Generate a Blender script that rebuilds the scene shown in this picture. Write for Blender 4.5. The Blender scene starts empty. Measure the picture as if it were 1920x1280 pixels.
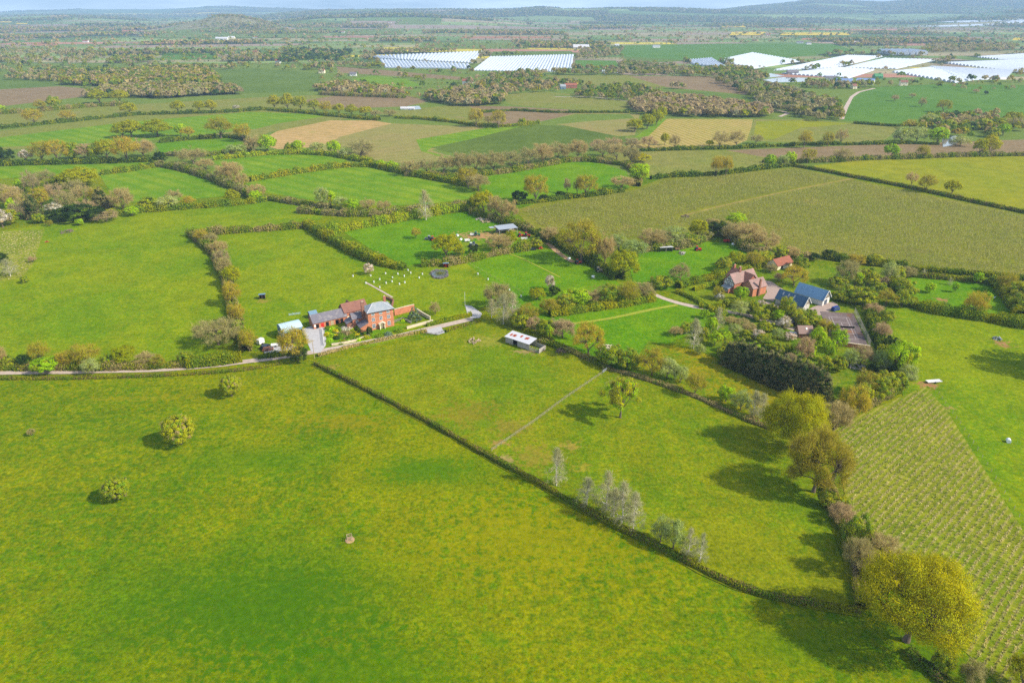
import bpy, math, random
import numpy as np
from mathutils import Vector
sc = bpy.context.scene
R = math.radians
PI = math.pi
# ---------------------------------------------------------------- camera
F_PX, PITCH, CAM_H = 1297.0, R(25.8), 120.0
cam = bpy.data.cameras.new('camera'); camo = bpy.data.objects.new('camera', cam)
sc.collection.objects.link(camo)
camo.location = (0, 0, CAM_H); camo.rotation_euler = (PI/2 - PITCH, 0, 0)
cam.sensor_width = 36; cam.lens = 36*F_PX/1920; cam.clip_start = 1; cam.clip_end = 80000
sc.camera = camo
# ---------------------------------------------------------------- light
SUN_EL, SUN_AZ = R(39), R(-17)            # azimuth measured from +X, towards the viewer
sun_dir = Vector((math.cos(SUN_EL)*math.cos(SUN_AZ), math.cos(SUN_EL)*math.sin(SUN_AZ), math.sin(SUN_EL)))
sl = bpy.data.lights.new('sun', 'SUN'); sl.energy = 4.9; sl.angle = R(0.6); sl.color = (1.0, 0.94, 0.82)
so = bpy.data.objects.new('sun', sl); sc.collection.objects.link(so)
so.rotation_euler = sun_dir.to_track_quat('Z', 'Y').to_euler()
w = bpy.data.worlds.new("World"); sc.world = w; w.use_nodes = True
nt = w.node_tree; nt.nodes.clear()
def N(t, kind, **kw):
    n = t.nodes.new(kind)
    for k, v in kw.items():
        if k in n.bl_rna.properties: setattr(n, k, v)
        else: n.inputs[k].default_value = v
    return n
out = N(nt, 'ShaderNodeOutputWorld'); bg = N(nt, 'ShaderNodeBackground', Strength=0.14)
sky = N(nt, 'ShaderNodeTexSky', sky_type='NISHITA', sun_disc=False, sun_elevation=SUN_EL,
        sun_rotation=PI/2 - SUN_AZ, air_density=1.2, dust_density=1.4, ozone_density=2.0)
geo = N(nt, 'ShaderNodeNewGeometry'); mp = N(nt, 'ShaderNodeMapping'); mp.inputs['Scale'].default_value = (1.5, 1.5, 14)
cn = N(nt, 'ShaderNodeTexNoise', Scale=2.2, Detail=6.0, Roughness=0.6)
cr = N(nt, 'ShaderNodeValToRGB'); cr.color_ramp.elements[0].position = 0.30; cr.color_ramp.elements[1].position = 0.62
mx = N(nt, 'ShaderNodeMixRGB'); mx.inputs[2].default_value = (14.0, 15.0, 16.0, 1)
nt.links.new(geo.outputs['Incoming'], mp.inputs[0]); nt.links.new(mp.outputs[0], cn.inputs[0])
nt.links.new(cn.outputs[0], cr.inputs[0])
sx = N(nt, 'ShaderNodeSeparateXYZ'); nt.links.new(geo.outputs['Incoming'], sx.inputs[0]); ab = N(nt, 'ShaderNodeMath', operation='ABSOLUTE'); nt.links.new(sx.outputs[2], ab.inputs[0])
hm = N(nt, 'ShaderNodeMapRange'); hm.inputs[1].default_value = 0.05; hm.inputs[2].default_value = 0.30; hm.inputs[3].default_value = 1.0; hm.inputs[4].default_value = 0.12   # cloud banks low over the hills, mostly clear above
nt.links.new(ab.outputs[0], hm.inputs[0]); ml = N(nt, 'ShaderNodeMath', operation='MULTIPLY'); nt.links.new(hm.outputs[0], ml.inputs[0]); nt.links.new(cr.outputs[0], ml.inputs[1]); nt.links.new(ml.outputs[0], mx.inputs[0])
nt.links.new(sky.outputs[0], mx.inputs[1]); nt.links.new(mx.outputs[0], bg.inputs[0]); nt.links.new(bg.outputs[0], out.inputs[0])
sc.view_settings.view_transform = 'Standard'; sc.view_settings.look = 'None'
sc.view_settings.exposure = 0.42; sc.view_settings.gamma = 1
sc.cycles.volume_bounces = 0; sc.cycles.max_bounces = 5; sc.cycles.diffuse_bounces = 2
sc.cycles.use_denoising = False; sc.cycles.transmission_bounces = 3; sc.cycles.transparent_max_bounces = 6
# ---------------------------------------------------------------- pixels of the survey photograph -> points on the land
SP, CP = math.sin(PITCH), math.cos(PITCH)
def hgt_at(v, y):                      # height of a point y metres away that shows at row v
    d = (v-640)/F_PX
    return CAM_H - y*(SP + d*CP)/(CP - d*SP)
RIDGES = [  # distance, front width, back width, (column, row of the crest)
 (15000, 5200, 4000, [(-900,30),(-200,28),(0,22),(150,17),(300,17),(375,14),(392,11),(450,13),(550,15),(640,21),(760,18),(800,20),(1000,18),(1300,18),(1700,14),(2400,14)]),
 (8200, 2100, 2500, [(380,60),(470,34),(540,26),(600,21),(700,19),(800,21),(880,20),(960,18),(985,16),(1010,14),(1035,15),(1060,18),(1150,17),(1260,19),(1350,21),(1500,26),(1800,40),(2000,60)]),
 (5600, 1300, 1500, [(430,70),(520,42),(600,32),(700,29),(800,31),(900,36),(1000,44),(1080,60)]),
 (4300, 420, 700, [(240,70),(310,54),(360,42),(400,32),(430,30),(455,31),(480,38),(520,50),(570,66)]),
 (11000, 4300, 4000, [(1200,60),(1280,26),(1350,20),(1400,14),(1450,10),(1490,6),(1515,1),(1540,2),(1600,4),(1650,6),(1700,2),(1800,-4),(1920,-9),(2100,-16),(2600,-16)]),
 (6800, 2300, 2200, [(1450,90),(1600,52),(1700,42),(1800,31),(1920,20),(2100,14),(2600,14)]),
 (7000, 2600, 2500, [(-900,40),(-200,38),(0,34),(120,30),(220,34),(300,42),(360,60)]),
]
def smooth(t): t = np.clip(t, 0, 1); return t*t*(3-2*t)
def H(x, y):
    x = np.asarray(x, float); y = np.asarray(y, float)
    ys = np.maximum(y, 300.0); u = 960 + F_PX*x/(ys*CP + 40)
    h = np.zeros(np.broadcast(x, y).shape)
    for y0, wf, wb, pts in RIDGES:
        us = [p[0] for p in pts]; hs = [hgt_at(p[1], y0) for p in pts]
        A = np.maximum(np.interp(u, us, hs, left=hs[0] if us[0] < -500 else 0, right=hs[-1] if us[-1] > 2300 else 0), 0)
        b = np.where(ys < y0, smooth((ys-(y0-wf))/wf), smooth(((y0+wb*2)-ys)/(wb*2)))
        h = np.maximum(h, A*b)
    h = h + smooth((ys-2600)/2500)*(6*np.sin(x/410+1)*np.cos(y/530) + 4*np.sin(x/190+y/230))*smooth(h/60)
    return h
def P(u, v, z=0.0):                    # a pixel of the survey photograph -> the point on the land it shows
    dx = (u-960)/F_PX; d = (v-640)/F_PX
    vx, vy, vz = dx, CP - d*SP, -(SP + d*CP)
    if vz < 0:
        t = (z-CAM_H)/vz
        if t*vy < 3500: return (vx*t, vy*t, z)
    t = 3500/vy
    while t < 60000:
        t2 = t*1.004
        if CAM_H + vz*t2 <= float(H(vx*t2, vy*t2)) + z:
            a, b = t, t2
            for _ in range(8):
                m = (a+b)/2
                if CAM_H + vz*m <= float(H(vx*m, vy*m)) + z: b = m
                else: a = m
            return (vx*b, vy*b, float(H(vx*b, vy*b)) + z)
        t = t2
    return (vx*16000, vy*16000, 0)
def ppm(p): return F_PX/(p[1]*CP + (CAM_H-p[2])*SP)      # pixels per metre at a point
def hpx(p, vt):                        # height of a thing standing at p whose top shows at row vt
    return hgt_at(vt, p[1]) - p[2]
# ---------------------------------------------------------------- materials
def lin(r, g, b):
    f = lambda c: (c/255/12.92) if c/255 <= 0.04045 else ((c/255+0.055)/1.055)**2.4
    return (f(r), f(g), f(b), 1)
MATS = {}
def newmat(name):
    m = bpy.data.materials.new(name); m.use_nodes = True; t = m.node_tree; t.nodes.clear()
    o = t.nodes.new('ShaderNodeOutputMaterial'); MATS[name] = m
    return m, t, o
def noise(t, scale, detail=3.0, rough=0.55, vec=None, dist=0.0):
    n = N(t, 'ShaderNodeTexNoise', Scale=scale, Detail=detail, Roughness=rough, Distortion=dist)
    if vec is not None: t.links.new(vec, n.inputs['Vector'])
    return n.outputs[0]
def ramp(t, fac, stops):
    r = t.nodes.new('ShaderNodeValToRGB'); cr = r.color_ramp
    while len(cr.elements) < len(stops): cr.elements.new(0.5)
    for e, (p, c) in zip(cr.elements, stops): e.position = p; e.color = c if len(c) == 4 else (*c, 1)
    t.links.new(fac, r.inputs[0]); return r.outputs[0]
def mix(t, fac, a, b, mode='MIX'):
    m = t.nodes.new('ShaderNodeMixRGB'); m.blend_type = mode
    for i, s in ((0, fac), (1, a), (2, b)):
        if isinstance(s, (int, float)): m.inputs[i].default_value = s if i == 0 else (s, s, s, 1)
        elif isinstance(s, tuple): m.inputs[i].default_value = s if len(s) == 4 else (*s, 1)
        else: t.links.new(s, m.inputs[i])
    return m.outputs[0]
def half(t, s):
    m = N(t, 'ShaderNodeMath', operation='MULTIPLY'); t.links.new(s, m.inputs[0]); m.inputs[1].default_value = 0.75; return m.outputs[0]
def mapped(t, sx, sy, rot=0.0):
    g = t.nodes.new('ShaderNodeNewGeometry'); m = t.nodes.new('ShaderNodeMapping'); m.vector_type = 'TEXTURE'
    m.inputs['Rotation'].default_value = (0, 0, rot); m.inputs['Scale'].default_value = (1/sx, 1/sy, 1)
    t.links.new(g.outputs['Position'], m.inputs[0]); return m.outputs[0]
def bsdf(t, o, col, rough=0.9, spec=0.1, bump=None, bstr=0.3, bdist=0.1):
    b = t.nodes.new('ShaderNodeBsdfPrincipled')
    if isinstance(col, tuple): b.inputs['Base Color'].default_value = col if len(col) == 4 else (*col, 1)
    else: t.links.new(col, b.inputs['Base Color'])
    b.inputs['Roughness'].default_value = rough; b.inputs['Specular IOR Level'].default_value = spec
    if bump is not None:
        bn = N(t, 'ShaderNodeBump', Strength=bstr, Distance=bdist); t.links.new(bump, bn.inputs['Height'])
        t.links.new(bn.outputs[0], b.inputs['Normal'])
    t.links.new(b.outputs[0], o.inputs[0]); return b
GS = 0.66   # grass albedo scale
def g3(c): return (c[0]*GS*1.06, c[1]*GS*.96, c[2]*GS*.8, 1)
def field_mat(name, a, b, c=None, big=0.02, fine=1.2, rows=None, mott=0.75, rot=0.0, spots=()):
    """a/b two sward colours (sRGB 0-255), c an optional worn colour, rows=(angle, spacing m, strength, colour)"""
    m, t, o = newmat(name); vec = mapped(t, 1, 1, rot); v2 = vec
    A, B = g3(lin(*a)), g3(lin(*b))
    n1 = noise(t, big, 6, 0.62, vec, 0.6); nb = noise(t, 0.45, 4, 0.7, vec, 0.3)
    n1b = mix(t, 0.5, n1, nb); col = ramp(t, n1b, [(0.42, A), (0.56, B)])
    dk = noise(t, 0.8, 5, 0.75, vec, 0.2); col = mix(t, ramp(t, dk, [(0.53, (0,)*3), (0.66, (0.55,)*3)]), col, (A[0]*.62, A[1]*.78, A[2]*.6, 1))
    n2 = noise(t, 0.09, 4, 0.65, v2)
    col = mix(t, 1.0, col, ramp(t, n2, [(0.35, (0.84, 0.86, 0.8)), (0.65, (1.14, 1.10, 1.1))]), 'MULTIPLY')
    n3 = noise(t, fine, 4, 0.75, v2)
    col = mix(t, 1.0, col, ramp(t, n3, [(0.36, (mott, mott*1.04, mott)), (0.64, (2-mott, 1.95-mott, 1.9-mott))]), 'MULTIPLY')
    if c:
        C = g3(lin(*c)); n4 = noise(t, 0.035, 5, 0.6, vec, 0.4)
        col = mix(t, ramp(t, n4, [(0.60, (0, 0, 0)), (0.74, (0.75,)*3)]), col, C)
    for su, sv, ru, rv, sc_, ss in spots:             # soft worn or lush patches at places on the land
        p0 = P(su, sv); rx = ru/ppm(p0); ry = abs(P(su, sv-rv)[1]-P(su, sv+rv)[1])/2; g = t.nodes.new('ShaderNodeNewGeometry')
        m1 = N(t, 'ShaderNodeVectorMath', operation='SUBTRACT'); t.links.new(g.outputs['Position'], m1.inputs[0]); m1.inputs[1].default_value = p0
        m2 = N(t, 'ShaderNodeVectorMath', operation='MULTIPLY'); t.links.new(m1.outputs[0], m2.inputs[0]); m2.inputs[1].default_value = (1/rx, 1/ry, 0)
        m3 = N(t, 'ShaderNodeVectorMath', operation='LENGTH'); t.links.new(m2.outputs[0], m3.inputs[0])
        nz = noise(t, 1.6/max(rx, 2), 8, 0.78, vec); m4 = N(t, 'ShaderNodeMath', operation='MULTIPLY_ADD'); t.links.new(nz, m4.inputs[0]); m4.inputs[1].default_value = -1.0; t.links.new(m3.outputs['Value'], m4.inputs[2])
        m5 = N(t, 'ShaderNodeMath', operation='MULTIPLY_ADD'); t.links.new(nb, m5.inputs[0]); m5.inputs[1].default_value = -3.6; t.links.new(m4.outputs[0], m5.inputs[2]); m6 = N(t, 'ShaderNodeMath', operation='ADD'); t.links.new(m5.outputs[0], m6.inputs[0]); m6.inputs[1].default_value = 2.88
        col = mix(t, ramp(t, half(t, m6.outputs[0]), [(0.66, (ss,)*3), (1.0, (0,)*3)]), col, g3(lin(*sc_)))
    if rows:
        ang, sp, st, rc = rows
        wv = N(t, 'ShaderNodeTexWave', Scale=PI/10/sp*1.0, Distortion=0.25, Detail=1.0); wv.inputs['Detail Scale'].default_value = 3
        t.links.new(mapped(t, 1, 1, R(ang)), wv.inputs['Vector'])
        n5 = noise(t, 0.5, 2, 0.6, vec)
        f = mix(t, 1.0, ramp(t, wv.outputs[0], [(0.55, (0, 0, 0)), (0.8, (st,)*3)]), ramp(t, n5, [(0.3, (0.3,)*3), (0.6, (1,)*3)]), 'MULTIPLY')
        col = mix(t, f, col, g3(lin(*rc)))
    n6 = noise(t, 0.6, 5, 0.78, vec, 0.3); col = mix(t, 1.0, col, ramp(t, n6, [(0.38, (0.80, 0.84, 0.8)), (0.62, (1.14, 1.12, 1.1))]), 'MULTIPLY')
    bsdf(t, o, col, 0.95, 0.04, n3, 0.5, 0.12)
    return m
def plain_mat(name, rgb, var=0.12, scale=1.5, rough=0.85, spec=0.15, stretch=None, dirt=None):
    m, t, o = newmat(name); c = lin(*rgb)
    tc = t.nodes.new('ShaderNodeTexCoord'); mp_ = t.nodes.new('ShaderNodeMapping'); t.links.new(tc.outputs['Object'], mp_.inputs[0])
    if stretch: mp_.inputs['Scale'].default_value = stretch
    n = noise(t, scale, 4, 0.65, mp_.outputs[0])
    col = ramp(t, n, [(0.3, tuple(x*(1-var) for x in c[:3])), (0.7, tuple(x*(1+var) for x in c[:3]))])
    if dirt:
        n2 = noise(t, 0.6, 5, 0.7, tc.outputs['Object']); col = mix(t, ramp(t, n2, [(0.5, (0,)*3), (0.66, (0.8,)*3)]), col, lin(*dirt))
    bsdf(t, o, col, rough, spec, n, 0.2, 0.03); return m
def brick_mat(name, rgb, mortar=(150,120,100)):
    m, t, o = newmat(name); tc = t.nodes.new('ShaderNodeTexCoord')
    c = lin(*rgb)
    b = N(t, 'ShaderNodeTexBrick', Scale=1.0); b.inputs['Brick Width'].default_value = 0.45; b.inputs['Row Height'].default_value = 0.15
    b.inputs['Mortar Size'].default_value = 0.012
    b.inputs['Color1'].default_value = c; b.inputs['Color2'].default_value = (c[0]*0.72, c[1]*0.68, c[2]*0.66, 1); b.inputs['Mortar'].default_value = lin(*mortar)
    mp_ = t.nodes.new('ShaderNodeMapping'); mp_.inputs['Rotation'].default_value = (R(90), 0, 0)
    t.links.new(tc.outputs['Object'], mp_.inputs[0]); t.links.new(mp_.outputs[0], b.inputs['Vector'])
    n = noise(t, 0.8, 4, 0.65, tc.outputs['Object'])
    col = mix(t, 1.0, b.outputs[0], ramp(t, n, [(0.3, (0.72,)*3), (0.7, (1.15,)*3)]), 'MULTIPLY')
    bsdf(t, o, col, 0.9, 0.1); return m
def foliage_mat(name='foliage', trans=0.42):
    m, t, o = newmat(name)
    at = t.nodes.new('ShaderNodeAttribute'); at.attribute_name = 'Col'
    g = t.nodes.new('ShaderNodeNewGeometry'); oi = t.nodes.new('ShaderNodeObjectInfo')
    c = mix(t, 1.0, at.outputs['Color'], ramp(t, g.outputs['Random Per Island'], [(0.0, (0.76, 0.76, 0.76)), (1.0, (1.24, 1.22, 1.15))]), 'MULTIPLY')
    c = mix(t, 1.0, c, ramp(t, oi.outputs['Random'], [(0.0, (0.82, 0.90, 0.85)), (0.5, (1.0, 1.0, 1.0)), (1.0, (1.14, 1.06, 1.05))]), 'MULTIPLY')
    d = t.nodes.new('ShaderNodeBsdfDiffuse'); tr = t.nodes.new('ShaderNodeBsdfTranslucent'); ms = t.nodes.new('ShaderNodeMixShader'); ms.inputs[0].default_value = trans
    t.links.new(c, d.inputs[0]); t.links.new(c, tr.inputs[0]); t.links.new(d.outputs[0], ms.inputs[1]); t.links.new(tr.outputs[0], ms.inputs[2])
    t.links.new(ms.outputs[0], o.inputs[0]); return m
FOL = foliage_mat()
BARK = plain_mat('bark', (112, 98, 84), 0.3, 3.0, 0.95, 0.05)
BARK_PALE = plain_mat('pale_bark', (205, 195, 180), 0.25, 3.0, 0.9, 0.05)
# ---------------------------------------------------------------- mesh helpers
rng = np.random.default_rng(7); random.seed(7)
def mesh_np(name, V, faces, cols=None, mats=(), mi=None, smoothf=False):
    """faces: list of (n,k) int arrays; cols per face"""
    me = bpy.data.meshes.new(name); V = np.asarray(V, np.float32)
    me.vertices.add(len(V)); me.vertices.foreach_set('co', V.ravel())
    fl = [np.asarray(f, np.int32) for f in faces if len(f)]
    nl = sum(f.size for f in fl); npoly = sum(len(f) for f in fl)
    me.loops.add(nl); me.polygons.add(npoly)
    me.loops.foreach_set('vertex_index', np.concatenate([f.ravel() for f in fl]))
    tot = np.concatenate([np.full(len(f), f.shape[1], np.int32) for f in fl]); st = np.concatenate([[0], np.cumsum(tot)[:-1]]).astype(np.int32)
    me.polygons.foreach_set('loop_start', st)
    try: me.polygons.foreach_set('loop_total', tot)
    except Exception: pass
    for m in mats: me.materials.append(m)
    if mi is not None: me.polygons.foreach_set('material_index', np.asarray(mi, np.int32))
    me.polygons.foreach_set('use_smooth', np.full(npoly, smoothf))
    me.update(calc_edges=True)
    if cols is not None:
        a = me.attributes.new('Col', 'FLOAT_COLOR', 'FACE'); c = np.ones((npoly, 4), np.float32); c[:, :3] = cols; a.data.foreach_set('color', c.ravel())
    return me
COL = sc.collection
def link(name, me, parent=None, loc=(0,0,0), rz=0, scale=None):
    o = bpy.data.objects.new(name, me); COL.objects.link(o); o.location = loc; o.rotation_euler = (0, 0, rz)
    if scale is not None: o.scale = scale
    if parent: o.parent = parent
    return o
def tag(o, label=None, cat=None, group=None, kind=None):
    if label: o['label'] = label
    if cat: o['category'] = cat
    if group: o['group'] = group
    if kind: o['kind'] = kind
    return o
def quads(C, Nn, S, asp=1.0, r=rng):
    """leaf-sized quads at C facing Nn"""
    n = len(C); Nn = Nn/np.maximum(np.linalg.norm(Nn, axis=1, keepdims=True), 1e-6)
    a = np.cross(Nn, r.normal(size=(n, 3))); a /= np.maximum(np.linalg.norm(a, axis=1, keepdims=True), 1e-6); b = np.cross(Nn, a)
    S = np.broadcast_to(np.asarray(S, float).reshape(-1, 1), (n, 1)); j = lambda: r.uniform(0.6, 1.15, (n, 1))
    V = np.stack([C+a*S*j(), C+b*S*asp*j(), C-a*S*j(), C-b*S*asp*j()], 1).reshape(-1, 3)
    return V, np.arange(4*n).reshape(n, 4)
def tube(p0, p1, r0, r1, k=5):
    p0, p1 = np.asarray(p0, float), np.asarray(p1, float); d = p1-p0; d /= max(np.linalg.norm(d), 1e-6)
    a = np.cross(d, [0.3, 0.2, 0.93] if abs(d[2]) < 0.9 else [1, 0, 0]); a /= np.linalg.norm(a); b = np.cross(d, a)
    th = np.arange(k)*2*PI/k; ring = np.outer(np.cos(th), a) + np.outer(np.sin(th), b)
    V = np.vstack([p0+ring*r0, p1+ring*r1]); i = np.arange(k); j = (i+1) % k
    return V, np.stack([i, j, j+k, i+k], 1)
class Acc:
    def __init__(s): s.V = []; s.F = []; s.C = []; s.n = 0; s.M = []
    def add(s, V, Fc, col=None, mi=0):
        s.V.append(V); s.F.append(Fc+s.n); s.n += len(V); s.M.append(np.full(len(Fc), mi))
        if col is not None: s.C.append(np.broadcast_to(col, (len(Fc), 3)))
    def mesh(s, name, mats, smoothf=False):
        k = {}
        idx = sorted(range(len(s.F)), key=lambda i: s.F[i].shape[1])
        for i in idx: k.setdefault(s.F[i].shape[1], []).append(s.F[i])
        fl = [np.vstack(x) for _, x in sorted(k.items())]
        cols = np.vstack([s.C[i] for i in idx]) if s.C else None
        return mesh_np(name, np.vstack(s.V), fl, cols, mats, np.concatenate([s.M[i] for i in idx]), smoothf)
def fc(*rgb, k=1.0): c = lin(*rgb); return np.array(c[:3])*k
def row_axis(p, q): p, q = P(*p), P(*q); d = np.array([q[0]-p[0], q[1]-p[1]]); return d/np.linalg.norm(d)
D1 = row_axis((1570,925), (1745,752))+row_axis((1740,1085), (1905,905)); D1 /= np.linalg.norm(D1); N1 = np.array([D1[1], -D1[0]]); ANG1 = math.degrees(math.atan2(N1[1], N1[0]))
D2 = row_axis((1000,400), (1120,440)); N2 = np.array([-D2[1], D2[0]]); ANG2 = math.degrees(math.atan2(N2[1], N2[0]))
# ================================================================ GROUND, FIELDS, WATER, TRACKS (setting)
GRASS = {
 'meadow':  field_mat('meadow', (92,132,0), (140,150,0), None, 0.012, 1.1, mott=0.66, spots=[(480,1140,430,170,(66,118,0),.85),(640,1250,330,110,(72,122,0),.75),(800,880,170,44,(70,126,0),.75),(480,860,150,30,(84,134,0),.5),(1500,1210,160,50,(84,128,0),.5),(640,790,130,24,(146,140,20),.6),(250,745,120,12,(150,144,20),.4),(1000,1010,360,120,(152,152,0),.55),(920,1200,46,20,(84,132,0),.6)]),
 'pasture': field_mat('pasture', (108,148,4), (140,160,8), None, 0.02, 1.0, spots=[(1738,722,30,10,(176,136,96),1),(1882,645,20,10,(176,136,100),.9),(1770,765,30,10,(170,150,90),.7),(495,565,16,5,(170,150,80),.7)]),
 'lush':    field_mat('lush', (90,148,2), (118,160,6), None, 0.02, 1.0, mott=0.76, spots=[(905,442,70,11,(190,152,112),1),(700,477,18,6,(200,160,120),.9),(960,428,50,9,(178,140,110),.9),(1150,540,60,8,(128,112,70),.8),(880,460,60,12,(150,160,40),.6),(1765,562,16,7,(180,140,100),.9),(1420,600,140,50,(110,140,20),.5),(1600,550,90,20,(120,130,40),.6),(1530,700,120,40,(96,134,10),.6)]),
 'olive':   field_mat('olive', (140,156,24), (156,160,30), None, 0.012, 0.8, mott=0.85),
 'striped': field_mat('striped', (106,152,20), (136,168,36), None, 0.02, 0.8, (52, 14.0, 0.6, (90,146,10)), 0.85),
 'paddock': field_mat('paddock', (108,142,8), (138,150,14), None, 0.025, 1.2, spots=[(880,775,90,36,(146,134,44),.6),(960,800,60,22,(150,134,60),.5),(905,795,30,12,(96,144,4),.6),(935,830,24,10,(170,142,84),.8),(1000,855,60,36,(152,138,56),.6),(1070,836,26,13,(168,148,70),.7),(1090,876,26,12,(176,160,60),.6),(990,660,36,7,(174,152,110),.8),(915,640,50,16,(158,158,66),.6),(620,690,24,8,(168,150,80),.7),(940,862,30,14,(178,158,110),.8)]),
 'rough':   field_mat('rough', (104,140,10), (158,150,20), (180,166,80), 0.03, 1.2),
 'plant':   field_mat('plant', (120,148,30), (152,162,52), (176,168,96), 0.03, 1.3),
 'plantr':  field_mat('plantation_grass', (122,148,24), (146,158,44), (168,162,90), 0.03, 1.3, (ANG1, 1.6, 0.45, (196,182,116))),
 'orchard': field_mat('orchard_grass', (116,138,18), (140,150,38), (150,138,80), 0.02, 1.0, (ANG2, 3.9, 0.65, (148,130,78))),
 'crop':    field_mat('crop', (84,112,40), (102,128,48), None, 0.02, 0.7, (50, 5.0, 0.5, (126,146,72))),
 'till':    field_mat('till', (144,126,106), (154,138,114), None, 0.02, 0.7, (70, 3.5, 0.35, (140,126,92))),
 'tillg':   field_mat('tilled_olive', (150,146,92), (140,150,76), (186,160,120), 0.02, 0.7, (72, 6.5, 0.7, (186,168,124))),
 'sand':    field_mat('sand', (198,170,124), (184,162,106), (150,160,60), 0.02, 0.8, (-62, 11.0, 0.6, (212,186,144))),
 'tanrow':  field_mat('tan_rows', (178,162,96), (160,160,70), None, 0.02, 0.8, (12, 6.5, 0.85, (206,186,132))),
 'fallow':  field_mat('fallow', (142,146,80), (132,146,64), (158,142,106), 0.012, 0.6),
 'graze':   field_mat('graze', (112,140,58), (122,146,64), None, 0.012, 0.6, mott=0.85),
 'dim':     field_mat('dim_green', (98,128,52), (110,138,58), None, 0.012, 0.6, mott=0.85),
 'park':    field_mat('park_grass', (86,134,44), (102,146,52), None, 0.015, 0.6, mott=0.85),
 'red':     field_mat('red_soil', (196,132,112), (186,140,118), None, 0.01, 0.5, mott=0.9),
 'rape':    field_mat('rapeseed', (226,206,50), (232,214,70), None, 0.01, 0.5, mott=0.9),
 'garden':  field_mat('garden_grass', (92,136,8), (132,150,28), (150,132,84), 0.05, 1.0, mott=.7),
 'far':     field_mat('far_green', (100,130,62), (114,136,70), None, 0.006, 0.3, mott=0.9),
}
FARQ = None
def make_ground():
    def ax(near, step, far1, far2, k):
        a = list(np.arange(near, far1, step)); s = step
        while a[-1] < far2: s *= k; a.append(a[-1]+s)
        return a
    xp = ax(0, 90, 9000, 19000, 1.12); xs = np.array([-x for x in xp[:0:-1]] + xp)
    ys = np.array([-6000, -2500, -900, -200, 200, 700, 1200, 1700] + ax(2200, 80, 14500, 20500, 1.08))
    X, Y = np.meshgrid(xs, ys); Z = H(X, Y) - 8*smooth((Y-1300)/500)   # the patchwork of fields lies over it
    V = np.stack([X, Y, Z], -1).reshape(-1, 3); nx, ny = len(xs), len(ys)
    i, j = np.meshgrid(np.arange(nx-1), np.arange(ny-1)); q = (j*nx+i).ravel()
    Fq = np.stack([q, q+1, q+nx+1, q+nx], 1)
    cy = (ys[:-1]+ys[1:])/2; mi = np.repeat((cy > 900).astype(int), nx-1)
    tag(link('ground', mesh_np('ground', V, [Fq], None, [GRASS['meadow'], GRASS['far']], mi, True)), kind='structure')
make_ground()
ZL = [0.02]
def flat_poly(name, pts, mat, kind='structure', z=None, px=True, wob=0.0):
    """a field or surface outlined by survey pixels, laid on the land"""
    if z is None: ZL[0] += 0.0016; z = ZL[0]
    W = [P(*p) for p in pts] if px else pts
    far = max(p[1] for p in W) > 3500
    if far:                                       # drape over the relief
        zz = 1.5
        c = np.array(W)
        if len(W) != 4: W = [P(*p) for p in (pts[0], pts[len(pts)//4], pts[len(pts)//2], pts[3*len(pts)//4])]; c = np.array(W)
        n = 8; V = []; 
        for a in range(n+1):
            for b in range(n+1):
                s, t = a/n, b/n; q = (c[0]*(1-s)+c[1]*s)*(1-t)+(c[3]*(1-s)+c[2]*s)*t
                V.append((q[0], q[1], float(H(q[0], q[1]))+zz))
        Fq = [(a*(n+1)+b, (a+1)*(n+1)+b, (a+1)*(n+1)+b+1, a*(n+1)+b+1) for a in range(n) for b in range(n)]
        me = mesh_np(name, V, [np.array(Fq)], None, [mat])
    else:
        me = bpy.data.meshes.new(name); me.from_pydata([(p[0], p[1], z) for p in W], [], [list(range(len(W)))]); me.materials.append(mat)
        if me.polygons[0].normal.z < 0: me.flip_normals()
    return tag(link(name, me), kind=kind)
def pts(s): a = list(map(float, s.replace(',', ' ').split())); return list(zip(a[::2], a[1::2]))
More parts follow.
